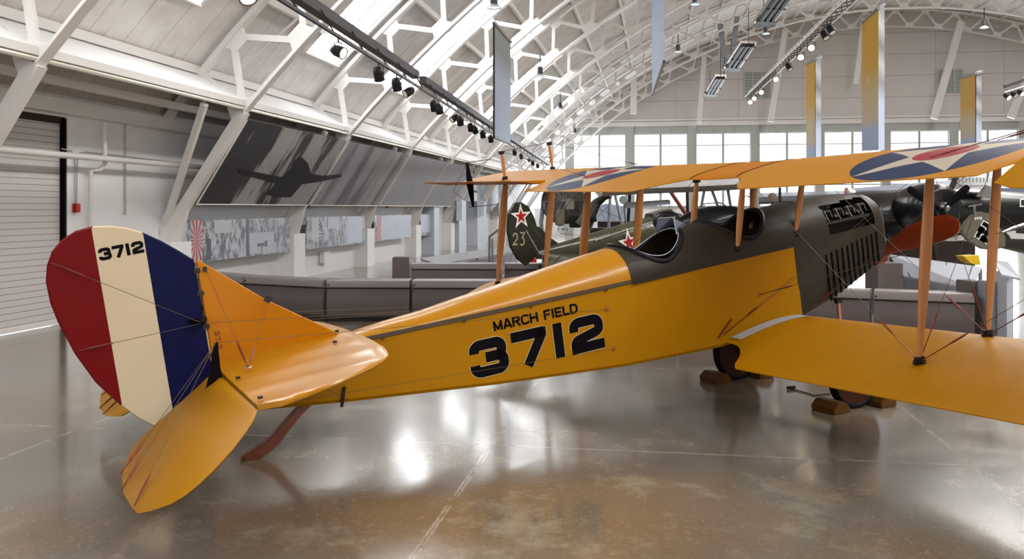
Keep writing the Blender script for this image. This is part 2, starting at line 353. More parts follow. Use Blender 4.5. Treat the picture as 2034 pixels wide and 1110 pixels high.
for sy in (1, -1):
    for i in range(11):
        x = 6.30+i*.083; zt = -.20+.011*i; zb = lerp([(6.3, -.70), (7.2, -.40)], x)
        AP(MB().box((x, sy*(wf(x)+.007), (zt+zb)/2), (.014, .016, zt-zb), Matrix.Rotation(R(sy*0), 3, 'X')), 'louver', black, cowl)
AP(MB().lathe([(0, .028), (.04, .03), (.042, .022), (.07, .022), (.072, .005)], (7.12, 0, tf(7.12)), (0, 0, 1), 16), 'filler_cap', mat('copper_cap', (.55, .32, .26), .4, .5), cowl)
# V8 engine inside the cowl
b = MB(); b.box((6.78, 0, -.06), (.84, .40, .36)); b.box((6.78, 0, -.02), (.9, .62, .03)); eng = AP(b, 'engine', engine_m, bevel=.02)
for sy in (1, -1):
    for i in range(4):
        x = 6.50+i*.175; d = V((0, sy*.62, .78)).normalized(); base = V((x, sy*.08, .02))
        cy = AP(MB().lathe([(0, .06), (.12, .06), (.125, .066), (.14, .066), (.15, .045), (.20, .045), (.21, .02)], base, d, 16), 'cylinder', engine_m, eng)
        b = MB(); b.tube([base+d*.2+V((.03, 0, 0)), V((x+.05, sy*.265, .235)), V((x+.05, sy*.285, .16))], .007, 6); b.tube([base+d*.205, V((x-.03, sy*.25, .25)), V((x-.02, sy*.30, .13))], .007, 6)
        b.box((x+.01, sy*.23, .235), (.13, .02, .02)); AP(b, 'rocker_arm', mat('worn_rocker_metal', (.13, .12, .12), .45, .8), eng)
    b = MB(); b.tube([(6.42, sy*.27, .10), (7.12, sy*.27, .10)], .03, 8); AP(b, 'exhaust_manifold', engine_m, eng, smooth=True)
# propeller
HZ = -.44; b = MB(); b.lathe([(7.30, .08), (7.40, .085), (7.42, .11), (7.54, .11), (7.56, .06), (7.6, .02)], (0, 0, HZ), (1, 0, 0), 24)
prop = AP(b, 'propeller', propwood, smooth=True)
for sg in (1, -1):
    ang = R(20.); er = V((0, sg*math.cos(ang), sg*math.sin(ang))); rings = []
    for t in [0, .08, .16, .25, .35, .5, .62, .75, .85, .93, .975, 1.]:
        r_ = .04+t*1.16; ch = lerp([(0, .12), (.16, .16), (.35, .25), (.6, .30), (.8, .29), (.93, .22), (.975, .14), (1, .03)], t); tw = R(45-38*t); th_ = lerp([(0, .06), (.3, .035), (1, .008)], t)
        et = er.cross(V((1, 0, 0))).normalized(); cd = et*math.cos(tw)*1.0+V((1, 0, 0))*math.sin(tw)*sg; nd = er.cross(cd).normalized()
        sh = et*(-.03*sg*math.sin(t*3.)) ; c0 = V((7.48, 0, HZ))+er*r_+sh
        rings.append([c0+cd*(ch/2*math.cos(2*math.pi*j/14))+nd*(th_/2*math.sin(2*math.pi*j/14)) for j in range(14)])
    bl = AP(MB().loft(rings), 'blade', propwood, smooth=True, ang=70)
    L = [r_[0 if sg > 0 else 7] for r_ in rings[6:]]
    AP(MB().tube([p for p in L], .005, 5), 'blade_edge_sheath', mat('brass_sheath', (.6, .45, .28), .35, .8), bl); bl.parent = plane
# ---- wings
CH = 1.6
def Ft(c): c = min(1, max(0, c)); return math.sqrt(max(0, 1-((.34-c)/.34)**2)) if c < .34 else 1-((c-.34)/.66)**1.75
def Fb(c): c = min(1, max(0, c)); return .052*math.sin(math.pi*c**.75)-.014*math.exp(-((c-.05)/.05)**2)
def wsurf(x, y, xTE0, zTE0, side, dLE=1, dTE=1, tap=1.):
    c = (xTE0+CH-x)/CH; zl = zTE0+(.019 if zTE0 > 0 else .025)*abs(y)+(x-xTE0)*.035; sag = -.0035*(abs(math.sin(math.pi*y/.30))**.7)*(1 if .04 < c < .95 else 0)*min(1, dLE/.2)
    tp = .118*Ft(c)*tap+sag; bt = Fb(c)*tap-sag*.6-.004
    mid, half = (tp+bt)/2, (tp-bt)/2; half = max(.004, half*min(1, math.sqrt(max(0, dLE)/.05))*min(1, math.sqrt(max(0, dTE)/.10))) if True else half
    return zl+mid+half*side
def wing(ys, xLEf, xTEf, xTE0, zTE0, tapf=lambda y: 1., nc=26):
    b = MB(); n = nc+1; o = 0
    ts = [0, .004, .015, .035, .06, .09]+[.13+.87*i/(nc-6) for i in range(nc-5)]
    for side in (1, -1):
        for y in ys:
            xl, xt = xLEf(abs(y)), xTEf(abs(y)); 
            for t in ts:
                x = xl+(xt-xl)*t; b.v.append(V((x, y, wsurf(x, y, xTE0, zTE0, side, xl-x, x-xt, tapf(abs(y))))))
    N = len(ys)
    for si in range(2):
        for i in range(N-1):
            for j in range(n-1):
                k = si*N*n+i*n+j; b.f.append((k, k+1, k+n+1, k+n)); b.m.append(si)
    for i in range(N-1):
        for j in (0, n-1): k = i*n+j; b.f.append((k, k+n, k+n+N*n, k+N*n)); b.m.append(0)
    for i in (0, N-1):
        for j in range(n-1): k = i*n+j; b.f.append((k, k+1, k+1+N*n, k+N*n)); b.m.append(0)
    return b
# wing fabric with the star insignia painted on the top surface
def star_mat(name, base, centers, Rr=.74):
    m = mat(name, base, .48, bump=.06, bscale=30, scale=2.5); nt, bs = nodes(m); tc, xyz = objxyz(nt); col = base
    nz = noise(nt, tc.outputs['Object'], 2.5); col = mixc(nt, nz, tuple(c*.94 for c in base), tuple(min(1, c*1.06) for c in base))
    for (x0, y0) in centers:
        dx = mth(nt, 'SUBTRACT', xyz[0], x0); dy = mth(nt, 'SUBTRACT', xyz[1], y0)
        r_ = mth(nt, 'SQRT', mth(nt, 'ADD', mth(nt, 'MULTIPLY', dx, dx), mth(nt, 'MULTIPLY', dy, dy)))
        a = mth(nt, 'ARCTAN2', dy, dx); k = R(72)
        q = mth(nt, 'ABSOLUTE', mth(nt, 'SUBTRACT', mth(nt, 'FLOORED_MODULO', mth(nt, 'ADD', a, k/2), k), k/2))
        px = mth(nt, 'MULTIPLY', r_, mth(nt, 'COSINE', q)); py = mth(nt, 'MULTIPLY', r_, mth(nt, 'SINE', q))
        ri = .382*Rr; ax, ay = Rr, 0.; bx_, by_ = ri*math.cos(k/2), ri*math.sin(k/2); nx, ny = (by_-ay), -(bx_-ax); l = math.hypot(nx, ny); nx /= l; ny /= l; d = nx*ax+ny*ay
        ins = mth(nt, 'LESS_THAN', mth(nt, 'ADD', mth(nt, 'MULTIPLY', px, nx), mth(nt, 'MULTIPLY', py, ny)), d)
        disk = mth(nt, 'LESS_THAN', r_, Rr); cen = mth(nt, 'LESS_THAN', r_, Rr*.34)
        col = mixc(nt, disk, col, (.012, .022, .065)); col = mixc(nt, mth(nt, 'MULTIPLY', ins, disk), col, (.40, .35, .27)); col = mixc(nt, cen, col, (.24, .012, .018))
    nt.links.new(col, bs.inputs['Base Color']); return m
UT, UZ = 4.75, .715; LT, LZ = 4.35, -.892
wing_up = star_mat('upper_wing_fabric', (.40, .165, .006), [(5.5-OFF.x, -2.55), (5.5-OFF.x, 2.55)])
def u_le(y): return UT+CH if y < 5.7 else 5.20+1.15*math.sqrt(max(0, 1-((y-5.7)/1.3)**2))
def u_te(y):
    if y < .37: return 5.20
    if y < .95: t = (y-.37)/.58; return 5.20-.45*(t*t*(3-2*t))
    if y < 3.34: return UT
    if y < 3.50: return UT+.43*(y-3.34)/.16
    return 5.18 if y < 6.9 else 5.19
def fr(a, b, d): n = max(1, round((b-a)/d)); return [a+(b-a)*i/n for i in range(n+1)]
ys_c = fr(-.37, .37, .05)
AP(wing(ys_c, u_le, u_te, UT, UZ), 'wing_center_section', [orange_fab, pale_under], smooth=True, ang=60)
ys_o = fr(.375, 3.34, .05)+fr(3.36, 5.7, .05)+fr(5.75, 6.95, .06)+[6.98, 6.995]
for sy in (-1, 1):
    uw = AP(wing([sy*y for y in ys_o], u_le, u_te, UT, UZ, lambda y: 1 if y < 5.7 else max(.25, 1-((y-5.7)/1.5)**2)), 'upper_wing', [wing_up, pale_under], smooth=True, ang=60)
    # dark gap tape where the panel meets the centre section
    b = MB(); L = [V((x, sy*.373, wsurf(x, sy*.373, UT, UZ, 1, UT+CH-x, x-5.2)+.003)) for x in fr(5.21, 6.33, .04)]
    b.loft([[p+V((0, -.006, 0)), p+V((0, .006, 0)), p+V((0, .006, .004)), p+V((0, -.006, .004))] for p in L]); AP(b, 'panel_gap_strip', steel, uw)
    # aileron: starboard drooped, port raised
    da = R(-17) if sy > 0 else R(10); b = MB(); rings = []; zh = lambda y: wsurf(5.18, y, UT, UZ, 0, 1, 1)
    for y in fr(3.46, 6.95, .1):
        ch = .52*(1 if y > 3.66 else .8+.2*(y-3.46)/.2) if y < 6.6 else .52*math.sqrt(max(.05, 1-((y-6.6)/.42)**2))
        if y > 6.6: ch = .50*(1-.25*((y-6.6)/.35)**2)
        inner = .16*max(0, (3.62-y)/.16) if y < 3.62 else 0
        c0 = V((5.16, sy*y, zh(y))); d = V((-math.cos(da), 0, math.sin(da))); nn = V((math.sin(da), 0, math.cos(da)))
        rings.append([c0+nn*.028, c0+d*ch*.5+nn*.018, c0+d*ch+nn*.003, c0+d*ch-nn*.003, c0+d*ch*.5-nn*.014, c0-nn*.026])
    ail = AP(MB().loft(rings), 'aileron', yellow if sy > 0 else orange_fab, smooth=True, ang=40)
    b = MB(); yh_ = 5.6; zz = zh(yh_)
    for s2 in (1, -1): b.loft([[V((5.0+dx, sy*yh_+dy, zz+s2*h_)) for dx, dy in ((-q, -.008), (q, -.008), (q, .008), (-q, .008))] for h_, q in ((.0, .055), (.12, .045), (.36, .014))])
    AP(b, 'aileron_horn', black, ail)
    b = MB()
    for s2 in (1, -1): b.tube([(4.93, sy*yh_, zz+s2*.35), (5.28, sy*(yh_-.3), zz+s2*.36)], .006, 5); b.tube([(5.0, sy*yh_, zz+s2*.35), (4.7, sy*yh_, zz-.06)], .003, 4)
    AP(b, 'horn_cable', steel, ail)
# lower wings
def l_le(y): return LT+CH if y < 4.4 else 4.75+1.22*math.sqrt(max(0, 1-((y-4.4)/1.05)**2))
def l_te(y):
    T = [(.375, 4.80), (.5, 4.79), (.605, 4.765), (.68, 4.72), (.744, 4.67), (.82, 4.60), (.892, 4.51), (.94, 4.43), (.99, 4.375), (1.06, LT-.02), (1.2, LT-.02), (4.6, LT)]
    return lerp(T, y) if y < 4.85 else LT+.62*((y-4.85)/.60)**2.4
ys_l = [.376, .42, .46, .50, .54, .58, .62, .65, .68, .71, .74, .77, .80, .83, .86, .88, .90, .92, .94, .96, .98, 1.0, 1.03, 1.06, 1.1, 1.15]+fr(1.2, 4.4, .05)+fr(4.45, 5.35, .06)+[5.40, 5.43, 5.445]
for sy in (-1, 1):
    lw = AP(wing([sy*y for y in ys_l], l_le, l_te, LT, LZ, lambda y: 1 if y < 4.4 else max(.6, 1-((y-4.4)/1.2)**2)), 'lower_wing', [yellow, pale_under], smooth=True, ang=60)
    b = MB(); L = [(x, wsurf(x, .5, LT, LZ, 1)+.004) for x in fr(4.86, 5.80, .05)]
    b.loft([[V((x, sy*.40, z)), V((x, sy*.55, z)), V((x, sy*.55, z+.003)), V((x, sy*.40, z+.003))] for x, z in L]); AP(b, 'walkway', mat('grey_walkway', (.34, .33, .33), .7), lw)
# ---- struts and wires
def strut(p0, p1, ch=.085, th_=.032, name='strut', m=wood, prof=(.5, .8, .98, 1, .98, .8, .5), par=None):
    p0 = V(p0); p1 = V(p1); n = len(prof); rings = []
    for i, k in enumerate(prof):
        c = p0.lerp(p1, i/(n-1)); rings.append([c+V((ch/2*k*math.cos(2*math.pi*j/14), th_/2*max(k, .7)*math.sin(2*math.pi*j/14), 0)) for j in range(14)])
    o = AP(MB().loft(rings), name, m, par, smooth=True, ang=60)
    for p, s_ in ((p0, 1), (p1, -1)):
        b = MB(); b.box(p+(p1-p0).normalized()*s_*.02, (.07, .045, .05)); b.box(p, (.12, .03, .015)); b.box(p, (.03, .10, .015)); AP(b, 'strut_fitting', steel, o)
    return o
def ztop(x, y, T, Z): return wsurf(x, y, T, Z, 1)
Y1, Y2 = 2.563, 4.94; XR, XF = 4.921, 5.775; SG = .377
foot = lambda x, y: V((x, y, ztop(x, y, LT, LZ)+.012)); head = lambda x, y: V((x+SG, y, wsurf(x+SG, y, UT, UZ, -1)))
for sy in (-1, 1):
    for y in (Y1, Y2):
        for x in (XR, XF): strut(foot(x, sy*y), head(x, sy*y), .135, .042, 'interplane_strut', prof=(.36, .62, .88, 1, 1, .88, .6))
    strut((5.11, sy*.365, .06), (5.30, sy*.37, .79), .085, .04, 'cabane_strut'); strut((5.93, sy*.345, .08), (6.155, sy*.37, .82), .085, .04, 'cabane_strut')
    for x in (XR, XF):
        p = V((x+SG, sy*Y2, ztop(x+SG, Y2, UT, UZ))); strut(p, p+V((0, 0, .43)), .06, .03, 'kingpost', prof=(.5, .9, 1, .9, .45))
def wire(a, c, r_=.0025, tb=None, name='bracing_wire', m=None, par=None):
    a = V(a); c = V(c); b = MB(); b.tube([a, c], r_, 5)
    if tb is not None:
        L = (c-a).length; d = (c-a)/L
        for t in tb:
            q = a+d*t; b.tube([q-d*.10, q-d*.05, q+d*.05, q+d*.10], [.004, .009, .009, .004], 6, mi=1); b.tube([a, q], .0045, 5, mi=1)
    return AP(b, name, [m or wire_m, brassred], par)
for sy in (-1, 1):
    ct = [V((5.30, sy*.37, .80)), V((6.155, sy*.37, .83))]; rt = [V((4.80, sy*.37, -.74)), V((5.82, sy*.37, -.80))]
    for i, x in enumerate((XR, XF)):
        f1, h1, f2, h2 = foot(x, sy*Y1), head(x, sy*Y1), foot(x, sy*Y2), head(x, sy*Y2)
        wire(f1, ct[i], tb=[.40]); wire(rt[i], h1, tb=[.45]); wire(f2, h1, tb=[.4]); wire(f1, h2, tb=[.40])
        k = V((x+SG, sy*Y2, ztop(x+SG, Y2, UT, UZ)+.43)); t1 = V((x+SG, sy*Y1, ztop(x+SG, Y1, UT, UZ)+.01)); wire(t1, k, .004, tb=[.18]); wire(k, V((x+SG-.05, sy*6.6, ztop(5.6, 6.6, UT, UZ))), .003)
        wire(rt[i]+V((0, 0, -.01)), h1+V((.06, 0, -.02)), .002)
    wire(foot(XR, sy*Y1), head(XF, sy*Y1), tb=[.35]); wire(foot(XF, sy*Y1), head(XR, sy*Y1), tb=[.35]); wire(foot(XR, sy*Y2), head(XF, sy*Y2)); wire(foot(XF, sy*Y2), head(XR, sy*Y2))
    ka = [V((x+SG, sy*Y2, ztop(x+SG, Y2, UT, UZ)+.43)) for x in (XR, XF)]; wire(ka[0], ka[1], .005)
    wire((5.32, sy*.376, -.437), (5.95, sy*2.0, .02), .0028, tb=[.28]); wire((5.95, sy*2.0, .02), (6.05, sy*4.6, .55), .0028)
    wire((4.72, sy*.375, -.76), (4.90, sy*.40, -.60), .009, name='wing_root_fitting', m=brassred)
# ---- undercarriage, wheels, skid
for sy in (-1, 1):
    ax = V((5.986, sy*.74, -1.353))
    strut((5.45, sy*.33, -.84), ax, .08, .035, 'landing_gear_strut', darkwood); strut((6.45, sy*.33, -.72), ax+V((.03, 0, 0)), .08, .035, 'landing_gear_strut', darkwood)
    wx = V((5.986, sy*.876, -1.353))
    b = MB(); b.lathe([(-.045, .30), (-.05, .318), (-.03, .342), (0, .346), (.03, .342), (.05, .318), (.045, .30), (.02, .285), (-.02, .285)], wx, (0, 1, 0), 48, caps=False); b.f.append(()) if False else None
    wh = AP(b, 'wheel', tire, smooth=True, ang=60)
    AP(MB().lathe([(-.07, .03), (-.065, .06), (-.035, .30), (.035, .30), (.065, .06), (.09, .05), (.10, .02)], wx, (0, 1, 0), 40), 'wheel_cover', hubm, wh, smooth=True, ang=30)
AP(MB().tube([(5.986, -.83, -1.353), (5.986, .83, -1.353)], .022, 10), 'axle', steel); AP(MB().box((5.986, 0, -1.30), (.09, 1.45, .035)), 'spreader_bar', darkwood)
wire((5.45, .33, -.84), (5.986, -.72, -1.33)); wire((5.45, -.33, -.84), (5.986, .72, -1.33))
sk = [V((.72, 0, -.43)), V((.60, 0, -.50)), V((.47, 0, -.60)), V((.38, 0, -.675)), V((.30, 0, -.72)), V((.22, 0, -.745)), V((.13, 0, -.772)), V((.10, 0, -.778))]
b = MB(); b.loft([[p+V((dx*s_, dy*s_*.8, dz*s_)) for dx, dy, dz in ((-.022, -.045, .038), (-.022, .045, .038), (.022, .045, -.038), (.022, -.045, -.038))] for p, s_ in zip(sk, (.7, .8, .95, 1, 1.05, 1.1, 1.0, .7))])
AP(b, 'tail_skid', darkwood, bevel=.008)
AP(MB().tube([(.98, .135, -.36), (.93, .135, -.52)], .014, 6), 'tail_handle', steel)
# ---- tail surfaces
STAB = [(0, .0), (0, 1.69), (.05, 1.735), (.138, 1.735), (.35, 1.67), (.6, 1.55), (.85, 1.40), (.99, 1.26), (1.08, 1.11), (1.13, .93), (1.16, .76), (1.185, .4), (1.19, 0)]
def stab_le(y): return lerp([(y_, x_) for x_, y_ in reversed(STAB[3:])], y)
b = MB(); ysb = fr(0, 1.2, .08)+fr(1.26, 1.68, .06)+[1.71, 1.733]
for sy in (-1, 1):
    rings = []
    for y in ysb:
        xl = stab_le(y); xt = 0 if y < 1.69 else .05+.088*(y-1.69)/.043; th_ = .036*(1-.3*y/1.7); sag = .009*abs(math.sin(math.pi*y/.42)); L = []
        for t in (0, .25, .6, .88, .97, 1.): L.append(V((xt+(xl-xt)*t, sy*y, .03+(th_-sag)*(.75+.5*t*(1-t)*1.2) if t < .9 else .03+th_*(.55 if t < 1 else 0))))
        for t in (.97, .88, .6, .25, 0): L.append(V((xt+(xl-xt)*t, sy*y, .03-th_*(.75 if t < .9 else .55))))
        rings.append(L)
    b.loft(rings, caps=True)
AP(b, 'stabilizer', yellow_gloss, smooth=True, ang=35)
de = R(26); ed = V((-math.cos(de), 0, -math.sin(de))); en = V((-math.sin(de), 0, math.cos(de)))
ELE = [(.012, .20), (.012, 1.73), (.06, 1.83), (.14, 1.93), (.27, 2.05), (.39, 2.12), (.50, 2.16), (.60, 2.165), (.69, 2.12), (.80, 1.99), (.87, 1.87), (.895, 1.66), (.915, 1.35), (.90, 1.03), (.86, .80), (.78, .56), (.62, .45), (.42, .38), (.2, .30)]
def P_el(r_, y, sy, n_=0): return V((0, 0, .03))+ed*r_+en*n_+V((0, sy*y, 0))
for sy in (-1, 1):
    c0 = (.42, 1.15)
    outer = [P_el(r_, y, sy) for r_, y in ELE]; t1 = [P_el(c0[0]+(r_-c0[0])*.96, c0[1]+(y-c0[1])*.98, sy, .013) for r_, y in ELE]; t2 = [P_el(c0[0]+(r_-c0[0])*.96, c0[1]+(y-c0[1])*.98, sy, -.013) for r_, y in ELE]
    el = AP(MB().loft([t1, outer, t2]), 'elevator', yellow, smooth=True, ang=50)
    hx = P_el(.09, .50, sy); b = MB()
    for s2 in (1, -1):
        tip = hx+V((.06, 0, 0))+V((0, 0, .30))*s2 if s2 > 0 else hx+en*-.26
        dn = (tip-hx); b.loft([[hx+dn*t+ed*dx+V((0, dy, 0)) for dx, dy in ((-q, -.009), (q, -.009), (q, .009), (-q, .009))] for t, q in ((0, .075), (.3, .05), (1, .016))])
        if s2 > 0: T = tip
    AP(b, 'elevator_horn', black, el)
    for (r_, y) in ((.90, .98), (.915, 1.30), (.87, 1.75)): 
        e_ = P_el(r_, y, sy, .015); o = wire(e_, T, .002, tb=[.16], name='elevator_cable', par=el)
    wire(T, (3.50, sy*(wf(3.5)+.01), -.212), .002, name='control_cable'); wire(hx-en*.26, (3.515, sy*(wf(3.5)+.01), -.592), .002, name='control_cable')
fo = [(0, .0), (0, .875), (.02, .88), (.49, .465), (1.03, .07), (1.06, .04), (1.05, .01)]
b = MB(); o_ = [V((x, 0, z)) for x, z in fo]; cc = V((.3, 0, .3)); b.loft([[cc+(p-cc)*.975+V((0, .016, 0)) for p in o_], o_, [cc+(p-cc)*.975-V((0, .016, 0)) for p in o_]])
fin = AP(b, 'fin', orange_fab, smooth=True, ang=50)
b = MB(); lettering(b, '3712', (.045, .018, .30), (.06, 0, -1), (1, 0, .06), .042, .14, .16, .9, (0, 1, 0), .001); AP(b, 'small_number', mat('red_brown_lettering', (.16, .02, .01), .5), fin)
RUD = [(-.012, .885), (-.12, .985), (-.22, 1.07), (-.35, 1.165), (-.45, 1.215), (-.56, 1.25), (-.687, 1.267), (-.80, 1.252), (-.90, 1.205), (-.98, 1.13), (-1.03, 1.03), (-1.055, .914), (-1.05, .75), (-1.023, .605), (-.95, .35), (-.845, .104), (-.703, -.108), (-.6, -.235), (-.50, -.325), (-.40, -.37), (-.3, -.385), (-.15, -.36), (-.012, -.28)]
def clipx(poly, x0, keep_gt):
    out = []; n = len(poly)
    for i in range(n):
        a, c = poly[i], poly[(i+1) % n]; ia = (a[0] > x0) == keep_gt; ic = (c[0] > x0) == keep_gt
        if ia: out.append(a)
        if ia != ic: t = (x0-a[0])/(c[0]-a[0]); out.append((x0, a[1]+(c[1]-a[1])*t))
    return out
cx_, cz_ = -.5, .5; inn = [(cx_+(x-cx_)*.975, cz_+(z-cz_)*.985) for x, z in RUD]
b = MB()
for sd in (1, -1):
    for mi, (lo, hi) in enumerate(((-.348, 1), (-.695, -.348), (-9, -.695))):
        q = clipx(clipx(inn, lo, True), hi, False); b.flat([V((x, sd*.018, z)) for x, z in q], mi)
    for i in range(len(RUD)):
        j = (i+1) % len(RUD); mx = (RUD[i][0]+RUD[j][0])/2; mi = 0 if mx > -.348 else (1 if mx > -.695 else 2)
        b.add([V((inn[i][0], sd*.018, inn[i][1])), V((inn[j][0], sd*.018, inn[j][1])), V((RUD[j][0], 0, RUD[j][1])), V((RUD[i][0], 0, RUD[i][1]))], [(0, 1, 2, 3)], mi)
rud = AP(b, 'rudder', [navy, cream, redp])
b = MB(); lettering(b, '3712', (-.675, .019, 1.00), (1, 0, .035), (-.03, 0, 1), .092, .27, .10, .92, (0, 1, 0), .001); lettering(b, '3712', (-.36, -.019, 1.00), (-1, 0, 0), (0, 0, 1), .092, .27, .10, .92, (0, -1, 0), .001); AP(b, 'number', black, rud)
for sd in (1, -1):
    b = MB(); b.loft([[V((-.06, sd*(.018+t), .42))+V((dx, 0, dz)) for dx, dz in ((-q, -.012), (q, -.012), (q, .012), (-q, .012))] for t, q in ((0, .07), (.1, .05), (.26, .016))]); AP(b, 'rudder_horn', black, rud)
    hp = V((-.06, sd*.27, .42))
    for q in ((-1.0, 1.05), (-.93, .37)): wire((q[0], sd*.02, q[1]), hp, .0022, tb=[.16], name='rudder_cable', par=rud)
    wire(hp, (1.75, sd*(wf(1.75)*.72), .125), .002, name='control_cable')
for z in (.80, .62, .35, .12): AP(MB().box((-.006, 0, z), (.05, .05, .035)), 'hinge', steel, rud)
for sy in (1, -1):
    eye = V((.16, sy*.62, .075)); AP(MB().tube([eye+V((.022*math.cos(R(a)), .022*math.sin(R(a)), .004)) for a in range(0, 360, 30)], .006, 6, closed=True), 'eye_bolt', alum)
    wire(eye, (.06, sy*.02, .80), .002, tb=[.14]); wire(eye, (.50, sy*.02, .45), .002, tb=[.14])
    wire((.45, sy*.9, .0), (1.0, sy*.12, -.48), .002)
AP(MB().box((.50, 0, .47), (.05, .045, .05), Matrix.Rotation(R(40), 3, 'Y')), 'fin_fitting', steel, fin); AP(MB().box((.055, 0, .80), (.03, .045, .04)), 'fin_fitting', steel, fin)
for x, y in ((.04, .85), (.04, 1.60), (.9, .35), (1.05, -.1)): AP(MB().box((x, y, .07), (.03, .03, .015)), 'bolt', steel)

# ================================================================== HANGAR
plaster = mat('painted_wall', (.89, .885, .89), .6, var=.05, scale=.8, bump=.03)
cabin = mat('roof_sheathing', (.62, .585, .55), .7)
def roof_material():
    nt, bs = nodes(cabin); tc, xyz = objxyz(nt)
    # boards run across the roof, seams and grime vary along s (x) and u (y)
    sx = mth(nt, 'FRACT', mth(nt, 'MULTIPLY', xyz[0], 1.0)); seam = mth(nt, 'LESS_THAN', sx, .035)
    n1 = noise(nt, tc.outputs['Object'], 1.2, 6, .65); mp = nt.nodes.new('ShaderNodeMapping'); mp.inputs['Scale'].default_value = (3.2, .5, .5); nt.links.new(tc.outputs['Object'], mp.inputs['Vector'])
    n2 = noise(nt, mp.outputs[0], 1.5, 4); c = mixc(nt, smooth(nt, n1, .3, .75), (.70, .655, .62), (.84, .81, .785)); c = mixc(nt, mth(nt, 'MULTIPLY', smooth(nt, n2, .60, .74), .55), c, (.34, .31, .29)); c = mixc(nt, mth(nt, 'MULTIPLY', seam, .35), c, (.30, .27, .25))
    nt.links.new(c, bs.inputs['Base Color'])
roof_material()
conc = mat('polished_concrete', (.3, .27, .24), .16)
def floor_material():
    nt, bs = nodes(conc); tc, xyz = objxyz(nt); O_ = tc.outputs['Object']
    big = noise(nt, O_, .30, 6, .6); mid = noise(nt, O_, 1.1, 8, .68); fine = noise(nt, O_, 22, 6, .7); blot = noise(nt, O_, .55, 3, .5)
    c = mixc(nt, smooth(nt, big, .36, .64), (.165, .118, .068), (.165, .145, .122)); c = mixc(nt, mth(nt, 'MULTIPLY', smooth(nt, mid, .50, .64), .75), c, (.30, .26, .195))
    c = mixc(nt, mth(nt, 'MULTIPLY', smooth(nt, blot, .52, .68), .5), c, (.16, .09, .035)); c = mixc(nt, mth(nt, 'MULTIPLY', smooth(nt, fine, .50, .70), .16), c, (.46, .42, .37))
    spk = noise(nt, O_, 60, 2, .5); c = mixc(nt, mth(nt, 'MULTIPLY', smooth(nt, spk, .70, .76), .35), c, (.10, .08, .06))
    wob = mth(nt, 'MULTIPLY', mth(nt, 'SUBTRACT', noise(nt, O_, 9, 3), .5), .03)
    js = mth(nt, 'ABSOLUTE', mth(nt, 'SUBTRACT', mth(nt, 'FLOORED_MODULO', mth(nt, 'ADD', mth(nt, 'ADD', xyz[0], 5.21+2.0), wob), 4.0), 2.0))
    ju = mth(nt, 'ABSOLUTE', mth(nt, 'SUBTRACT', mth(nt, 'FLOORED_MODULO', mth(nt, 'ADD', mth(nt, 'ADD', xyz[1], 1.925-8.88+38.5), wob), 3.85), 1.925))
    jm = mth(nt, 'MINIMUM', js, ju); line = mth(nt, 'LESS_THAN', jm, .011); edge = mth(nt, 'SUBTRACT', 1., smooth(nt, jm, .008, .035))
    c = mixc(nt, mth(nt, 'MULTIPLY', edge, mth(nt, 'MULTIPLY', smooth(nt, noise(nt, O_, 3., 5, .7), .35, .6), .7)), c, (.46, .42, .37)); c = mixc(nt, mth(nt, 'MULTIPLY', mth(nt, 'LESS_THAN', jm, .005), .6), c, (.08, .06, .05))
    nt.links.new(c, bs.inputs['Base Color'])
    rg = nt.nodes.new('ShaderNodeMapRange'); nt.links.new(mid, rg.inputs[0]); rg.inputs[1].default_value = .3; rg.inputs[2].default_value = .7; rg.inputs[3].default_value = .12; rg.inputs[4].default_value = .24
    nt.links.new(rg.outputs[0], bs.inputs['Roughness'])
    bp = nt.nodes.new('ShaderNodeBump'); bp.inputs['Strength'].default_value = .10; bp.inputs['Distance'].default_value = .004; nt.links.new(fine, bp.inputs['Height']); nt.links.new(bp.outputs[0], bs.inputs['Normal'])
    bs.inputs['Specular IOR Level'].default_value = .9; bs.inputs['Coat Weight'].default_value = .5; bs.inputs['Coat Roughness'].default_value = .11
floor_material()
SMIN, SMAX, UMAX = -34., 56.6, 51.6; UC, ZC, RO, RI = 25.8, -16.9, 33.2, 31.8
def hobj(mb, name, m, parent=None, **k):   # built in hangar coordinates (s, u, z)
    o = mb.build(name, m, parent=parent, **k)
    if parent is None: o.matrix_world = HM
    return o
def az(u, Rr=RO): return ZC+math.sqrt(max(0, Rr*Rr-(u-UC)**2))
def apt(a, Rr): return (UC-Rr*math.cos(a), ZC+Rr*math.sin(a))   # angle a from the left
struct(hobj(MB().box(((SMIN+SMAX)/2, UMAX/2, -.1), (SMAX-SMIN+2, UMAX+2, .2)), 'floor', conc))
# left wall with the roller door opening (s -1.9 .. 1.65), right wall
b = MB(); T = .3; DZ = 3.62; D0, D1 = -2.4, 1.65
b.box(((SMIN+D0)/2, -T/2, 2.1), (D0-SMIN, T, 4.2)); b.box(((D1+SMAX)/2, -T/2, 2.1), (SMAX-D1, T, 4.2)); b.box(((D0+D1)/2, -T/2, (DZ+4.2)/2), (D1-D0, T, 4.2-DZ))
struct(hobj(b, 'wall_left', plaster))
struct(hobj(MB().box(((SMIN+SMAX)/2, UMAX+T/2, 2.1), (SMAX-SMIN, T, 4.2)), 'wall_right', plaster))
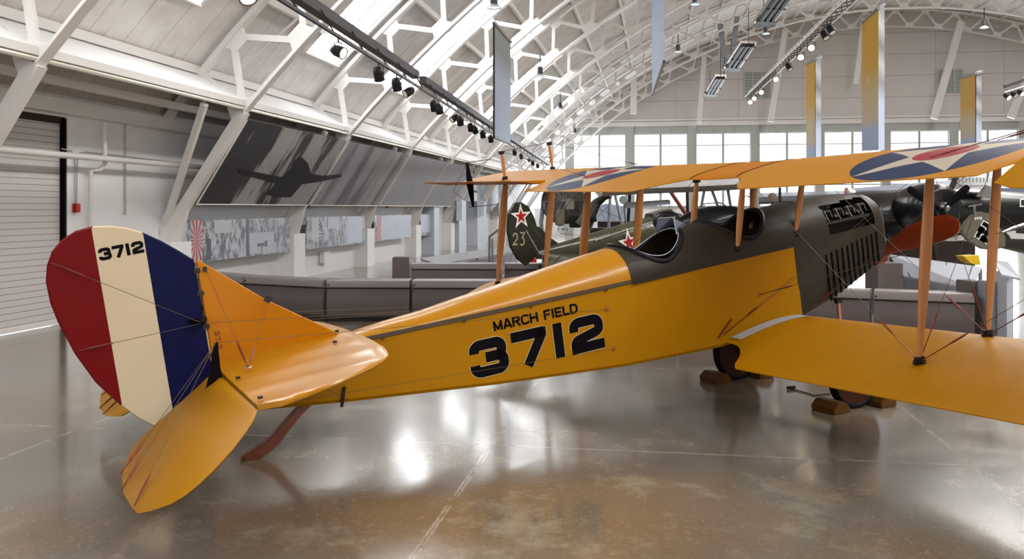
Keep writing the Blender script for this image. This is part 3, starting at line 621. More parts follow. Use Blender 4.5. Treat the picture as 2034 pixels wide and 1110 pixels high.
# roof shell, with openings for the roof lights on both flanks
A0 = math.acos((UC-0)/RO)
NA = 72; angs = [A0+(math.pi-2*A0)*i/NA for i in range(NA+1)]
SKY = [(8.3-6.75*4+6.75*k, 10.65-6.75*4+6.75*k) for k in range(11)]; SKY = [q for q in SKY if q[0] > SMIN+2 and q[1] < SMAX-2]; SKY = [(.8, 3.15) if abs(q[0]-1.55) < .01 else q for q in SKY]
RID = (math.acos((UC-23.2)/RO), math.acos((UC-28.4)/RO)); RS_ = [(-32.+7*k, -27.+7*k) for k in range(10)]
aL0, aL1 = math.acos((UC-1.68)/RO), math.acos((UC-5.6)/RO)
ss = sorted({SMIN, SMAX}|{x for q in SKY+RS_ for x in q}); aa = sorted(set(angs)|{aL0, aL1, math.pi-aL0, math.pi-aL1, *RID})
b = MB(); 
for i in range(len(ss)-1):
    for j in range(len(aa)-1):
        sm = (ss[i]+ss[i+1])/2; am = (aa[j]+aa[j+1])/2; hole = any(q[0] < sm < q[1] for q in SKY) and (aL0 < am < aL1)
        if any(q[0] < sm < q[1] for q in RS_) and RID[0] < am < RID[1]: continue
        if hole: continue
        p = [(ss[i], *apt(aa[j], RO)), (ss[i+1], *apt(aa[j], RO)), (ss[i+1], *apt(aa[j+1], RO)), (ss[i], *apt(aa[j+1], RO))]; q = [(x, *apt(a_, RO+.12)) for x, a_ in ((ss[i], aa[j]), (ss[i+1], aa[j]), (ss[i+1], aa[j+1]), (ss[i], aa[j+1]))]
        b.add(p, [(0, 1, 2, 3)]); b.add(q, [(0, 1, 2, 3)])
struct(hobj(b, 'ceiling', cabin, smooth=True, ang=60))
skym = mat('daylit_roof_glass', (.9, .93, .95), .4, emit=(.93, .97, 1.0), estr=SKYLIGHT_E)
nwin = 20
ridgem = mat('added_ridge_glow', (.9, .93, .95), .4, emit=(1., .985, .96), estr=RIDGE_E)
for q in RS_:
    L = [RID[0]+(RID[1]-RID[0])*i/4 for i in range(5)]; b = MB().loft([[V((q[0], *apt(a, RO+.05))), V((q[1], *apt(a, RO+.05))), V((q[1], *apt(a, RO+.09))), V((q[0], *apt(a, RO+.09)))] for a in L]); struct(hobj(b, 'window_%d' % nwin, ridgem)); nwin += 1  # unseen ridge panels added as an overhead light source, numbered with the windows
for q in SKY:
    for flank in (0,):
        b = MB(); n = 6; L = [aL0+(aL1-aL0)*i/n for i in range(n+1)]
        if flank: L = [math.pi-a for a in L]
        b.loft([[V((q[0], *apt(a, RO+.05))), V((q[1], *apt(a, RO+.05))), V((q[1], *apt(a, RO+.09))), V((q[0], *apt(a, RO+.09)))] for a in L])
        wn = struct(hobj(b, 'window_%d' % nwin, skym)); nwin += 1
        b = MB()
        for t in range(0, 5):
            a = L[0]+(L[-1]-L[0])*t/4; u, z = apt(a, RO-.02); b.beam((q[0], u, z), (q[1], u, z), .09 if t in (0, 4) else .06, .12)
        for x in (q[0], (q[0]+q[1])/2, q[1]): b.tube([(x, *apt(a, RO-.03)) for a in L], .05 if x != (q[0]+q[1])/2 else .03, 5)
        f = b.build('window_frame', white, parent=wn)
# far end wall: sliding glazed doors below z 7.7, panelled gable above
SF = 56.4; ZW = 7.6; ZH = 8.55
gable = mat('gable_panels', (.55, .505, .475), .7)
nt, bs = nodes(gable); tc, xyz = objxyz(nt); c = mixc(nt, noise(nt, tc.outputs['Object'], .5, 5), (.62, .575, .55), (.70, .66, .635))
pz = mth(nt, 'LESS_THAN', mth(nt, 'ABSOLUTE', mth(nt, 'SUBTRACT', mth(nt, 'FLOORED_MODULO', xyz[2], 1.55), .775)), .03); c = mixc(nt, mth(nt, 'MULTIPLY', pz, .55), c, (.32, .30, .29))
pu = mth(nt, 'LESS_THAN', mth(nt, 'ABSOLUTE', mth(nt, 'SUBTRACT', mth(nt, 'FLOORED_MODULO', xyz[1], 4.6), 2.3)), .035); c = mixc(nt, mth(nt, 'MULTIPLY', pu, .4), c, (.36, .34, .33)); nt.links.new(c, bs.inputs['Base Color'])
def gable_wall(s, th_, name):
    us = [UC-RO*math.cos(a) for a in aa]; pts = [(s, u, az(u)) for u in us if az(u) > ZW+.25]; 
    poly = [V((s, pts[0][1], ZW+.2))]+[V(p) for p in pts]+[V((s, pts[-1][1], ZW+.2))]
    return struct(hobj(MB().plate(poly, (th_, 0, 0)), name, gable))
gable_wall(SF, .2, 'wall_far')
struct(hobj(MB().box((SF, UC, 8.35), (.5, 46, .35)), 'trim_1', white)); struct(hobj(MB().box((SF-.3, UC, 8.62), (.25, 46.5, .12)), 'trim_2', white))
struct(hobj(MB().box((SF+.1, UC, 1.0), (.2, 50, 2.0)), 'wall_far_sill', plaster))
gl = bpy.data.materials.new('clear_window_glass'); gl.use_nodes = True; nt = gl.node_tree; nt.nodes.clear()
o_ = nt.nodes.new('ShaderNodeOutputMaterial'); tr = nt.nodes.new('ShaderNodeBsdfTransparent'); gs = nt.nodes.new('ShaderNodeBsdfGlossy'); mx = nt.nodes.new('ShaderNodeMixShader'); mx.inputs[0].default_value = .06
gs.inputs['Roughness'].default_value = .05; nt.links.new(tr.outputs[0], mx.inputs[1]); nt.links.new(gs.outputs[0], mx.inputs[2]); nt.links.new(mx.outputs[0], o_.inputs[0])
framem = mat('grey_green_door_steel', (.46, .47, .45), .5); bolt_r = mat('rusty_mullion', (.42, .30, .30), .6)
k = 0
for i in range(11):
    u0 = 3.48+4.6*i-4.6*(0)
    if u0 > 47: break
    # column between the doors
    c = hobj(MB().box((SF-.05, u0, ZW/2+.4), (.35, .62, ZW+.8)), 'trim_%d' % (10+i), framem, bevel=.02); struct(c)
    a_, e_ = u0+.31, u0+4.6-.31
    if e_ > 48.5: break
    b = MB(); zb = 2.0
    for z, h_ in ((zb+.1, .2), (3.75, .09), (5.2, .05), (6.72, .07), (ZW-.02, .06)): b.box((SF, (a_+e_)/2, z), (.1, e_-a_, h_))
    b.box((SF, (a_+e_)/2, (zb+ZW)/2), (.14, .17, ZW-zb)); b.box((SF, (a_+e_)/2, ZW+.32), (.16, e_-a_, .6))
    for x in (a_+.03, e_-.03): b.box((SF, x, (zb+ZW)/2), (.12, .06, ZW-zb))
    um = (a_+e_)/2
    for s2 in (-1, 1):
        for q in (um+s2*.05, ): b.tube([(SF-.12, um+s2*.9, ZW+.5), (SF-.12, um+s2*.25, 6.6)], .02, 4)
    wf_ = struct(hobj(b, 'window_%d' % (i+1), framem)); MB().box((SF+.02, um, (zb+ZW)/2), (.02, e_-a_, ZW-zb)).build('pane', gl, parent=wf_)
# wall behind the photographer, glazed the same way but simpler
gable_wall(SMIN, -.2, 'wall_near'); struct(hobj(MB().box((SMIN-.1, UC, 1.), (.2, 50, 2.)), 'wall_near_sill', plaster))
for i in range(5):
    wn = struct(hobj(MB().box((SMIN, 5+9.5*i, 5.0), (.3, .7, 6.)), 'trim_%d' % (40+i), framem))
# louvred vents in the gable
for (x0, x1, y0, y1) in ((1478, 1530, 143, 195), (1861, 1912, 137, 185)):
    p, q = HM.inverted() @ on_s(x0, y1, SF), HM.inverted() @ on_s(x1, y0, SF); b = MB(); cu_, cz = (p.y+q.y)/2, (p.z+q.z)/2; wu, wz = q.y-p.y, q.z-p.z
    b.box((SF-.04, cu_, cz), (.06, wu, wz))
    v = hobj(b, 'gable_vent', mat('greenish_vent', (.36, .385, .355), .6)); tag(v, 'square grey-green vent %s in the far gable wall' % ('left of the tall yellow banners' if x0 < 1600 else 'beside the rightmost yellow banner'), 'vent')
    b = MB()
    for t in range(9): b.box((SF-.10, cu_, cz-wz/2+wz*(t+.5)/9), (.05, wu*.98, .03))
    for t in (0, .33, .67, 1): b.box((SF-.12, cu_-wu/2+wu*t, cz), (.05, .07, wz))
    g = b.build('vent_grille', mat('vent_bars', (.60, .61, .57), .6), parent=v)
# ---- arched trusses
JA0 = math.acos((UC-1.85)/RI); NJ = 28; dJ = (math.pi-2*JA0)/NJ
tr0 = empty('roof_truss', (0, 0, 0)); b = MB()
for sd in (-.07, .07): b.loft([[V((sd+dx, *apt(JA0+dJ*i/2, RI+dr))) for dx, dr in ((-.045, -.05), (.045, -.05), (.045, .05), (-.045, .05))] for i in range(2*NJ+1)])
def tpart(mb, name, par=None): o = mb.build(name, white, parent=par or tr0); return o
b = MB(); b.loft([[V((dx, *apt(JA0+dJ*i/2, RI+dr))) for dx, dr in ((-.11, -.05), (.11, -.05), (.11, -.02), (.02, -.02), (.02, .06), (-.02, .06), (-.02, -.02), (-.11, -.02))] for i in range(2*NJ+1)])
low = tpart(b, 'lower_chord')
b = MB(); b.loft([[V((dx, *apt(JA0-dJ+dJ*i/2, RO-.17+dr))) for dx, dr in ((-.12, -.05), (.12, -.05), (.12, .05), (-.12, .05))] for i in range(2*NJ+5)]); upc = tpart(b, 'upper_chord')
for i in range(NJ):
    J0, J1, Om = apt(JA0+dJ*i, RI), apt(JA0+dJ*(i+1), RI), apt(JA0+dJ*(i+.5), RO-.17)
    tpart(MB().beam((0, *J0), (0, *Om), .13, .08, (1, 0, 0)), 'web_member'); tpart(MB().beam((0, *Om), (0, *J1), .13, .08, (1, 0, 0)), 'web_member')
for i in range(NJ+1):
    for (a, Rr, w_) in ((JA0+dJ*i, RI+.06, .34), (JA0+dJ*(i+.5), RO-.22, .30)):
        if i == NJ and Rr > RI+1: continue
        u, z = apt(a, Rr); du, dz = math.sin(a), math.cos(a); t = V((0, du, dz)); nn = V((0, -math.cos(a), math.sin(a))); sg = 1 if Rr < RI+1 else -1; P = V((0, u, z))
        for sd in (-.05,): low_g = MB().plate([P-t*w_+nn*-.06*sg+V((sd, 0, 0)), P+t*w_-nn*.06*sg+V((sd, 0, 0)), P+t*w_*.5+nn*.26*sg+V((sd, 0, 0)), P-t*w_*.5+nn*.26*sg+V((sd, 0, 0))], (.10, 0, 0)).build('gusset_plate', white, parent=low if sg > 0 else upc)
for m_ in (1, -1):
    fl = (lambda u: u) if m_ > 0 else (lambda u: UMAX-u); J1 = apt(JA0, RI); O1 = apt(JA0-.0, RO-.17)
    tpart(MB().beam((0, fl(.05), 1.35), (0, fl(J1[0]), J1[1]), .20, .20, (1, 0, 0)), 'leg')
    b = MB(); b.plate([V((-.04, fl(.0), 1.25)), V((-.04, fl(.42), 1.25)), V((-.04, fl(.62), 2.0)), V((-.04, fl(.25), 2.15)), V((-.04, fl(0), 1.8))], (.08, 0, 0)); tpart(b, 'base_plate')
    tpart(MB().beam((0, fl(J1[0]), J1[1]), (0, fl(O1[0]), O1[1]), .1, .08, (1, 0, 0)), 'web_member')
    tpart(MB().beam((0, fl(.1), 1.7), (-1.55, fl(1.8), 4.0), .12, .10, (1, 0, 0)), 'knee_brace')
TS = [-1.58-6.28*k for k in range(3, 0, -1)]+[-1.58+6.28*k for k in range(0, 10)]
NMS = {0: 'nearest', 1: 'second', 2: 'third', 3: 'fourth', 4: 'fifth', 5: 'sixth', 6: 'seventh', 7: 'eighth', 8: 'ninth', 9: 'farthest'}
TSv = TS[2:]
for i, s_ in enumerate(TSv):
    t = tr0 if i == 0 else copy_tree(tr0); t.matrix_world = Matrix.Translation(H(s_, 0, 0)) @ Matrix.Rotation(HANG, 4, 'Z')
    kk = i-1
    lab = ('white steel roof truss whose leg leaves the frame at the far left' if kk <= 0 else 'white arched steel roof truss, %s from the camera, rising from the left wall' % NMS.get(kk, 'ninth'))
    tag(t, 'white arched steel roof truss just outside the left edge of the view' if kk < 0 else lab, 'roof truss', 'arched steel roof trusses')
# mirrored frame: the copied matrix uses s along HA and u along HB, so rebuild with the exact hangar matrix
for i, s_ in enumerate(TSv):
    t = [o for o in COL.objects if o.name.startswith('roof_truss')][i]
for o in [o for o in COL.objects if o.name.startswith('roof_truss')]:
    s_ = TSv[[x for x in [o2 for o2 in COL.objects if o2.name.startswith('roof_truss')]].index(o)]
    o.matrix_world = Matrix.Translation(HA*s_) @ HM
# pilasters, small pads under each leg
for i, s_ in enumerate([x for x in TSv if x > 1]):
    for j, u in enumerate((.22, UMAX-.22)): struct(hobj(MB().box((s_, u, .66), (.8, .50, 1.32)), 'trim_%d' % (60+i*2+j), plaster, bevel=.01))
# purlins, eave board and rail, soffit
tn = 100
for i in range(0, NJ+1):
    a = JA0+dJ*(i-.0); u, z = apt(a, RO-.09); struct(hobj(MB().beam((SMIN, u, z), (SMAX-.1, u, z), .10, .16), 'trim_%d' % tn, white)); tn += 1
for m_ in (1, -1):
    fl = (lambda u: u) if m_ > 0 else (lambda u: UMAX-u)
    u, z = apt(JA0-.012, RO-.32); struct(hobj(MB().tube([(SMIN, fl(u), z), (SMAX-.2, fl(u), z)], .10, 12), 'trim_%d' % tn, white, smooth=True)); tn += 1
    struct(hobj(MB().plate([V((SMIN, fl(.80), 4.72)), V((SMIN, fl(1.80), 4.20)), V((SMIN, fl(1.84), 4.24)), V((SMIN, fl(.84), 4.80))], (SMAX-SMIN-.2, 0, 0)), 'ceiling_eave_%s' % ('left' if m_ > 0 else 'right'), plaster)); tn += 1
    struct(hobj(MB().tube([(SMIN, fl(1.88), 4.07), (SMAX-.2, fl(1.88), 4.07)], .035, 8), 'trim_%d' % tn, mat('bright_rail', (.85, .80, .68), .25, .3), smooth=True)); tn += 1
    struct(hobj(MB().box(((SMIN+SMAX)/2, fl(1.86), 4.18), (SMAX-SMIN-.4, .10, .12)), 'trim_%d' % tn, white)); tn += 1
    struct(hobj(MB().box(((SMIN+SMAX)/2, fl(.10), 3.78), (SMAX-SMIN-.4, .22, .24)), 'trim_%d' % tn, white)); tn += 1
    struct(hobj(MB().box(((SMIN+SMAX)/2, fl(.85), 4.05), (SMAX-SMIN-.4, .16, .12)), 'trim_%d' % tn, white)); tn += 1
# bright tie rods laid diagonally in a few bays
for s_, u0, u1 in ((5.6, 1.2, 3.4), (18.5, 1.2, 3.6), (24.8, 1.2, 3.6)):
    a1, a2 = math.acos((UC-u0)/(RO-.3)), math.acos((UC-u1)/(RO-.3)); p1, p2 = apt(a1, RO-.3), apt(a2, RO-.3)
    t = hobj(MB().tube([(s_, *p1), (s_+.9, *p2)], .035, 8), 'conduit_pipe', white, smooth=True); tag(t, {5.6: 'thin white pipe on the roof above the two left trusses', 18.5: 'thin white pipe on the roof beyond the third truss', 24.8: 'thin white pipe on the roof beyond the fourth truss'}[s_], 'pipe')
# roller door
slat = mat('door_slats', (.64, .61, .595), .5); nt, bs = nodes(slat); tc, xyz = objxyz(nt)
ln = mth(nt, 'LESS_THAN', mth(nt, 'FLOORED_MODULO', xyz[2], .105), .012); nt.links.new(mixc(nt, ln, (.64, .61, .595), (.30, .27, .27)), bs.inputs['Base Color'])
dr = struct(hobj(MB().box(((D0+D1)/2, -.10, 1.78), (D1-D0-.16, .05, 3.44)), 'door_1', slat))
b = MB(); b.box(((D0+D1)/2, -.12, DZ-.04), (D1-D0, .16, .16)); b.build('shutter_housing', mat('dark_recess', (.035, .02, .015), .7), parent=dr)
for x in (D0+.05, D1-.07): MB().box((x, -.03, 1.8), (.05, .10, 3.6)).build('door_track', black, parent=dr)
MB().box((D1-.02, -.02, 1.8), (.03, .06, 3.6)).build('door_jamb', framem, parent=dr)
MB().box(((D0+D1)/2, -.07, .05), (D1-D0-.2, .07, .07)).build('bottom_rail', white, parent=dr)
# big pipe along the wall, drop pipe, conduits, alarm boxes
t = hobj(MB().tube([(-8, .40, 2.92), (36, .40, 2.92)], .055, 12), 'water_pipe', white, smooth=True); tag(t, 'long white pipe running level along the left wall', 'pipe')
t = hobj(MB().tube([(2.37, .25, 3.60), (2.37, .25, 3.52), (2.37, .25, 2.84), (2.28, .2, 2.72), (2.15, .12, 2.70), (2.15, .1, 1.0)], .042, 10), 'drain_pipe', white, smooth=True); tag(t, 'white drain pipe with a jog on the wall right of the roller door', 'pipe')
b = MB(); b.tube([(1.45, .04, 3.06), (1.70, .04, 3.04), (1.80, .04, 2.98), (1.82, .04, 2.1)], .012, 6); t = hobj(b, 'electrical_conduit', framem, smooth=True); tag(t, 'thin conduit running down to the red alarm box by the roller door', 'conduit')
b = MB(); b.tube([(8., .03, 2.98), (2.1, .03, 3.05), (1.90, .03, 3.0), (1.87, .03, 2.1)], .012, 6); t = hobj(b, 'electrical_conduit', framem, smooth=True); tag(t, 'thin conduit running right along the wall from the red alarm box', 'conduit')
t = hobj(MB().tube([(3.35, .04, 3.75), (3.35, .04, 1.9)], .02, 6), 'electrical_conduit', framem); tag(t, 'thin vertical conduit on the wall left of the first truss leg', 'conduit')
redbox = mat('red_alarm_box', (.42, .01, .01), .4)
for (s_, z, lb) in ((1.84, 2.03, 'red fire alarm box on the wall beside the roller door'), (12.6, 2.1, 'red alarm box under the large black and white banner'), (20.5, 2.12, 'small red alarm box far along the left wall')):
    t = hobj(MB().box((s_, .05, z), (.13, .08, .16)), 'fire_alarm_box', redbox, bevel=.008); tag(t, lb, 'alarm box', 'red alarm boxes')
p = HM.inverted() @ on_u(645, 511, .1); t = hobj(MB().box((p.x, .1, p.z), (.5, .16, .36)), 'wall_cabinet', plaster, bevel=.01); tag(t, 'small white electrical cabinet low on the left wall below the photo strip', 'cabinet')
# ---- large sloping photographic banners on the truss legs
def banner_mat(name, kind):
    m = mat(name, (.3, .3, .3), .55); nt, bs = nodes(m); tc, xyz = objxyz(nt); O_ = tc.outputs['Object']
    mp = nt.nodes.new('ShaderNodeMapping'); mp.inputs['Scale'].default_value = (1.15, .20, .20); mp.inputs['Rotation'].default_value = (0, 0, .0); nt.links.new(O_, mp.inputs['Vector'])
    if kind == 0:
        n = noise(nt, mp.outputs[0], 1.1, 6, .6); n2 = noise(nt, O_, 5, 7, .7); dm = smooth(nt, xyz[0], 4.6, 11.5); v = mth(nt, 'ADD', mth(nt, 'MULTIPLY', n, .95), mth(nt, 'MULTIPLY', dm, .10))
        c = mixc(nt, smooth(nt, v, .485, .56), (.03, .028, .033), (.50, .48, .48)); c = mixc(nt, mth(nt, 'MULTIPLY', n2, .5), c, (.07, .065, .07))
    elif kind == 1:
        n = noise(nt, mp.outputs[0], 1.3, 6, .6); n2 = noise(nt, O_, 4, 6, .7); c = mixc(nt, smooth(nt, n, .35, .62), (.16, .16, .185), (.46, .46, .48)); c = mixc(nt, mth(nt, 'MULTIPLY', n2, .4), c, (.16, .16, .18))
    else:
        n2 = noise(nt, O_, 1.2, 5, .6); c = mixc(nt, n2, (.33, .335, .37), (.46, .47, .52))
    nt.links.new(c, bs.inputs['Base Color']); return m
bms = [banner_mat('photo_banner_dark', 0), banner_mat('photo_banner_grey', 1), banner_mat('photo_banner_pale', 2)]
def legpt(t): return (.05+(1.85-.05)*t, 1.35+(4.08-1.35)*t)
lbs = ['large sloping black and white banner with an airplane silhouette', 'large sloping grey cloud banner, second along the left wall', 'large sloping pale grey banner, third along the left wall', 'large sloping pale grey banner, last along the left wall']
bs_ = [(4.82, 10.9), (11.05, 17.2), (17.3, 22.9), (23.0, 28.2)]
for i, (s0, s1) in enumerate(bs_):
    lo = legpt(.30); hi = legpt(.94); nrm = V((0, .83, -.55)); b = MB()
    P = [V((s0, lo[0]+.13, lo[1]-.05)), V((s1, lo[0]+.13, lo[1]-.05)), V((s1, hi[0]+.10, hi[1]-.05)), V((s0, hi[0]+.10, hi[1]-.05))]
    b.plate(P, nrm*.02); t = hobj(b, 'photo_banner', bms[min(i, 2)]); tag(t, lbs[i], 'banner', 'sloping photo banners')
    b = MB()
    for a_, c_ in ((P[0], P[3]), (P[1], P[2]), (P[0], P[1])): b.tube([a_+nrm*.02, c_+nrm*.02], .018, 5)
    b.build('banner_frame', white, parent=t)
    if i == 0:   # aircraft silhouette printed on the first banner
        ex = V((1, 0, 0)); ey = (P[3]-P[0]).normalized(); hgt = (P[3]-P[0]).length
        def q(px, py): 
            w_ = HM.inverted() @ pick(px, py, HM @ (P[0]+nrm*.025), (HM.to_3x3() @ nrm)); return w_
        pts = [(470, 334), (560, 352), (578, 336), (586, 318), (600, 312), (612, 325), (618, 345), (640, 349), (680, 346), (676, 352), (640, 360), (600, 366), (578, 392), (545, 392), (530, 386), (548, 364), (480, 346)]
        MB().flat([q(*p_) for p_ in pts]).build('airplane_silhouette', mat('banner_ink', (.018, .016, .022), .6), parent=t)
# ---- strip of history photographs between the pilasters
def photo_mat(name, seed, tint=(.5, .5, .56)):
    m = mat(name, (.4, .4, .4), .4); nt, bs = nodes(m); tc, xyz = objxyz(nt)
    mp = nt.nodes.new('ShaderNodeMapping'); mp.inputs['Location'].default_value = (seed*7.3, seed*3.1, seed); mp.inputs['Scale'].default_value = (3., 3., 1.6); nt.links.new(tc.outputs['Object'], mp.inputs['Vector'])
    n = noise(nt, mp.outputs[0], 2.2, 9, .72); nt.links.new(mixc(nt, smooth(nt, n, .42, .58), tuple(.07*x/.5 for x in tint), tuple(x*1.05 for x in tint)), bs.inputs['Base Color']); return m
PH = [photo_mat('history_photo_%s' % w_, i*1.7+1, (.5, .5, .55)) for i, w_ in enumerate(('one', 'two', 'three'))]; skyp = mat('photo_pale_sky', (.50, .50, .55), .4); inkp = mat('photo_ink', (.03, .03, .035), .4); paler = mat('photo_blueish', (.46, .50, .60), .4, var=.12, scale=3); raym = mat('flag_red', (.50, .05, .04), .5)
def panel(s0, s1, lb, fac):
    t = hobj(MB().box(((s0+s1)/2, .42, 1.31), (s1-s0, .03, .92)), 'history_display', PH[fac]); return tag(t, lb, 'photo panel', 'history photo panels')
def onp(t, sa, sb, za, zb, m, name='photo', d=.002): MB().box(((sa+sb)/2, .437+d/2, (za+zb)/2), (sb-sa, d, zb-za)).build(name, m, parent=t)
t = panel(4.75, 10.35, 'long black and white history photo panel with a red rayed flag at its left end', 0)
onp(t, 5.12, 5.62, .86, 1.76, skyp, 'flag'); c_ = V((0, .4415, 1.33))
b = MB()
for kx in range(16):
    a = kx*22.5; L = .62; p1 = V((5.37, .4415, 1.33)); d1, d2 = V((math.cos(R(a-5)), 0, math.sin(R(a-5)))), V((math.cos(R(a+5)), 0, math.sin(R(a+5))))
    def cl(d): k_ = min(.24/max(1e-3, abs(d.x)), .44/max(1e-3, abs(d.z)), L); return p1+d*k_
    b.flat([p1, cl(d1), cl(d2)])
b.build('flag_rays', raym, parent=t)
onp(t, 6.15, 7.0, 1.46, 1.75, skyp); onp(t, 7.75, 7.9, .87, 1.75, inkp); onp(t, 7.92, 9.3, .90, 1.42, skyp); onp(t, 8.35, 8.75, 1.07, 1.15, inkp, d=.004); onp(t, 8.58, 8.62, .9, 1.12, inkp, d=.004); onp(t, 8.78, 8.93, 1.05, 1.2, inkp, d=.004); onp(t, 5.80, 6.0, .87, 1.35, inkp)
t = panel(11.55, 16.7, 'black and white history photo panel between the third and fourth truss legs', 1); onp(t, 11.9, 12.5, 1.1, 1.75, skyp); onp(t, 13.2, 14.2, 1.40, 1.75, skyp); onp(t, 14.9, 16.4, .9, 1.74, paler)
for kx in range(7): MB().box((12.6, .441, 1.60-.11*kx), (.34-.02*kx, .003, .035), Matrix.Rotation(R(35-12*kx), 3, 'Y')).build('flag_ray', inkp, parent=t)
t = panel(17.75, 22.5, 'faded blueish history photo panel with a pink stripe at its left end', 2); onp(t, 18.5, 22.4, .88, 1.74, paler); onp(t, 18.0, 18.45, .88, 1.74, mat('pink_stripe', (.58, .26, .28), .5), 'stripe')
t = panel(23.9, 27.2, 'pale blue history photo panel, the last of the strip', 1); onp(t, 23.95, 27.15, 1.0, 1.74, paler)
# pale hanging cloths and door leaves at the far end of the left wall
for i, (s0, s1, z0, z1, lb) in enumerate(((29.5, 30.6, 1.4, 3.3, 'pale blue cloth hanging near the far end of the banners'), (34.5, 36.4, 1.6, 3.4, 'pale blue cloth hanging beyond the history photos'), (41., 43.5, 1.7, 3.6, 'pale blue cloth hanging left of the tall wing mast'))):
    b = MB(); rings = []
    for kx in range(17): s_ = s0+(s1-s0)*kx/16; rings.append([V((s_, .7+.05*math.sin(kx*1.9), z1)), V((s_, .7+.06*math.sin(kx*1.9+.3), z0))])
    grid(b, rings); b2 = MB(); b2.v = b.v+[p_+V((0, .01, 0)) for p_ in b.v]; n0 = len(b.v); b2.f = b.f+[tuple(i_+n0 for i_ in f_) for f_ in b.f]; b2.m = [0]*len(b2.f)
    t = hobj(b2, 'hanging_cloth', mat('pale_blue_cloth', (.50, .56, .64), .6), smooth=True); tag(t, lb, 'cloth', 'pale cloths')
    t['kind'] = 'thing'
for i, (x0, x1) in enumerate(((858, 868), (908, 922), (945, 962))):
    a_ = HM.inverted() @ on_u(x0, 470, .5); c_ = HM.inverted() @ on_u(x1, 470, .5); t = hobj(MB().box(((a_.x+c_.x)/2, .3, 1.2), (c_.x-a_.x, .6, 2.4)), 'trim_%d' % (90+i), mat('pale_blue_white', (.62, .66, .74), .5)); struct(t)

# ================================================================== FLOOR BARRIERS AND DISPLAYS
bench_m = mat('taupe_barrier_vinyl', (.108, .086, .083), .45, var=.06, scale=2); bench_cap = mat('taupe_barrier_cap', (.20, .172, .168), .35); seam_m = mat('dark_seam', (.02, .015, .015), .7)
def barrier(p0, p1, lb, hgt=.74, dep=.42, grp='curved barrier modules', cap=True):
    p0 = V((*p0, 0)); p1 = V((*p1, 0)); d = (p1-p0).normalized(); n = V((-d.y, d.x, 0)); n = n if n.y > 0 else -n
    root = empty('barrier_module', (p0+p1)/2, lb, 'barrier', grp, rz=math.atan2(d.y, d.x)); L = (p1-p0).length/2-.03; s_ = hgt/.74; up = (p0+p1)/2
    prof = [(.03, .07), (-.01, .12), (-.035, .30), (-.03, .38), (.0, .54), (.01, .585), (.4, .585), (.4, .07)]
    MB().loft([[V((x, y, z*s_)) for y, z in prof] for x in (-L, L)]).build('body', bench_m, parent=root, smooth=True, ang=25)
    pc = [(.0, .60), (-.03, .615), (-.03, .70), (-.01, .735), (.03, .745), (.38, .745), (.41, .73), (.41, .60)]
    MB().loft([[V((x, y, z*s_)) for y, z in pc] for x in (-L, L)]).build('cap', bench_cap, parent=root, smooth=True, ang=35)
    MB().box((0, .2, .585*s_), (2*L-.02, .36, .05)).build('reveal', seam_m, parent=root)
    MB().box((0, .2, .035), (2*L, .30, .07)).build('plinth', seam_m, parent=root)
    MB().tube([(-L+.03, -.035, .66*s_), (-L+.03, -.045, .66*s_)], .014, 8).build('cap_bolt', steel, parent=root)
    return root
bp_ = [(-6.6, 18.4), (-5.05, 17.1), (-3.34, 16.2), (-1.80, 16.15), (-.26, 16.1), (1.28, 15.9), (2.8, 15.4), (4.25, 14.8), (5.62, 14.15), (6.95, 13.55)]
bl_ = ['taupe barrier module hidden mostly behind the striped rudder', 'taupe barrier module just right of the yellow fin', 'taupe barrier module in the middle behind the tail, left of the second seam', 'taupe barrier module behind the rear fuselage top line', 'taupe barrier module behind the fuselage below the port wing', 'taupe barrier module hidden behind the fuselage lettering', 'taupe barrier module hidden behind the cockpits', 'taupe barrier module behind the engine cowling', 'taupe barrier module right of the cowling, ending at the tall post']
for i in range(len(bp_)-1): barrier(bp_[i], bp_[i+1], bl_[i])
def block(px0, px1, ytop, Y, dep, lb, h=None, ybot=None):
    a_, c_ = on_y(px0, ytop, Y), on_y(px1, ytop, Y); z = a_.z; zb = 0 if ybot is None else on_y(px0, ybot, Y).z
    t = MB().box(((a_.x+c_.x)/2, Y+dep/2, (z+zb)/2), (c_.x-a_.x, dep, z-zb)).build('barrier_post', bench_m, bevel=.012); return tag(t, lb, 'post', 'barrier end posts')
block(779, 812, 511, 21.0, .5, 'square taupe post at the left end of the far barrier'); block(1742, 1794, 523, 17.3, .6, 'wide taupe post right behind the engine cowling'); block(1927, 1957, 559, 13.75, .45, 'taupe end post where the right barrier stops')
for i, (x0, x1) in enumerate(((-2.38, -.22), (-.20, 1.5), (1.52, 3.2))): barrier((x0, 21.1), (x1, 21.0-.1*i), ['farther taupe barrier module next to the square post', 'farther taupe barrier module below the red star rudder', 'farther taupe barrier module hidden behind the fuselage'][i], .74, grp='far barrier modules')
#barrier((6.3, 18.2), (9.2, 17.0), 'dark barrier module below the aircraft with the black propeller', .70, grp='far barrier modules')
palep = mat('pale_grey_panel', (.26, .27, .30), .3, var=.06, scale=2); palew = mat('off_white_panel', (.42, .44, .49), .35, var=.04, scale=2)
def slab(pts, t, name, m, par=None, **k): return MB().plate(pts, t).build(name, m, parent=par, **k)
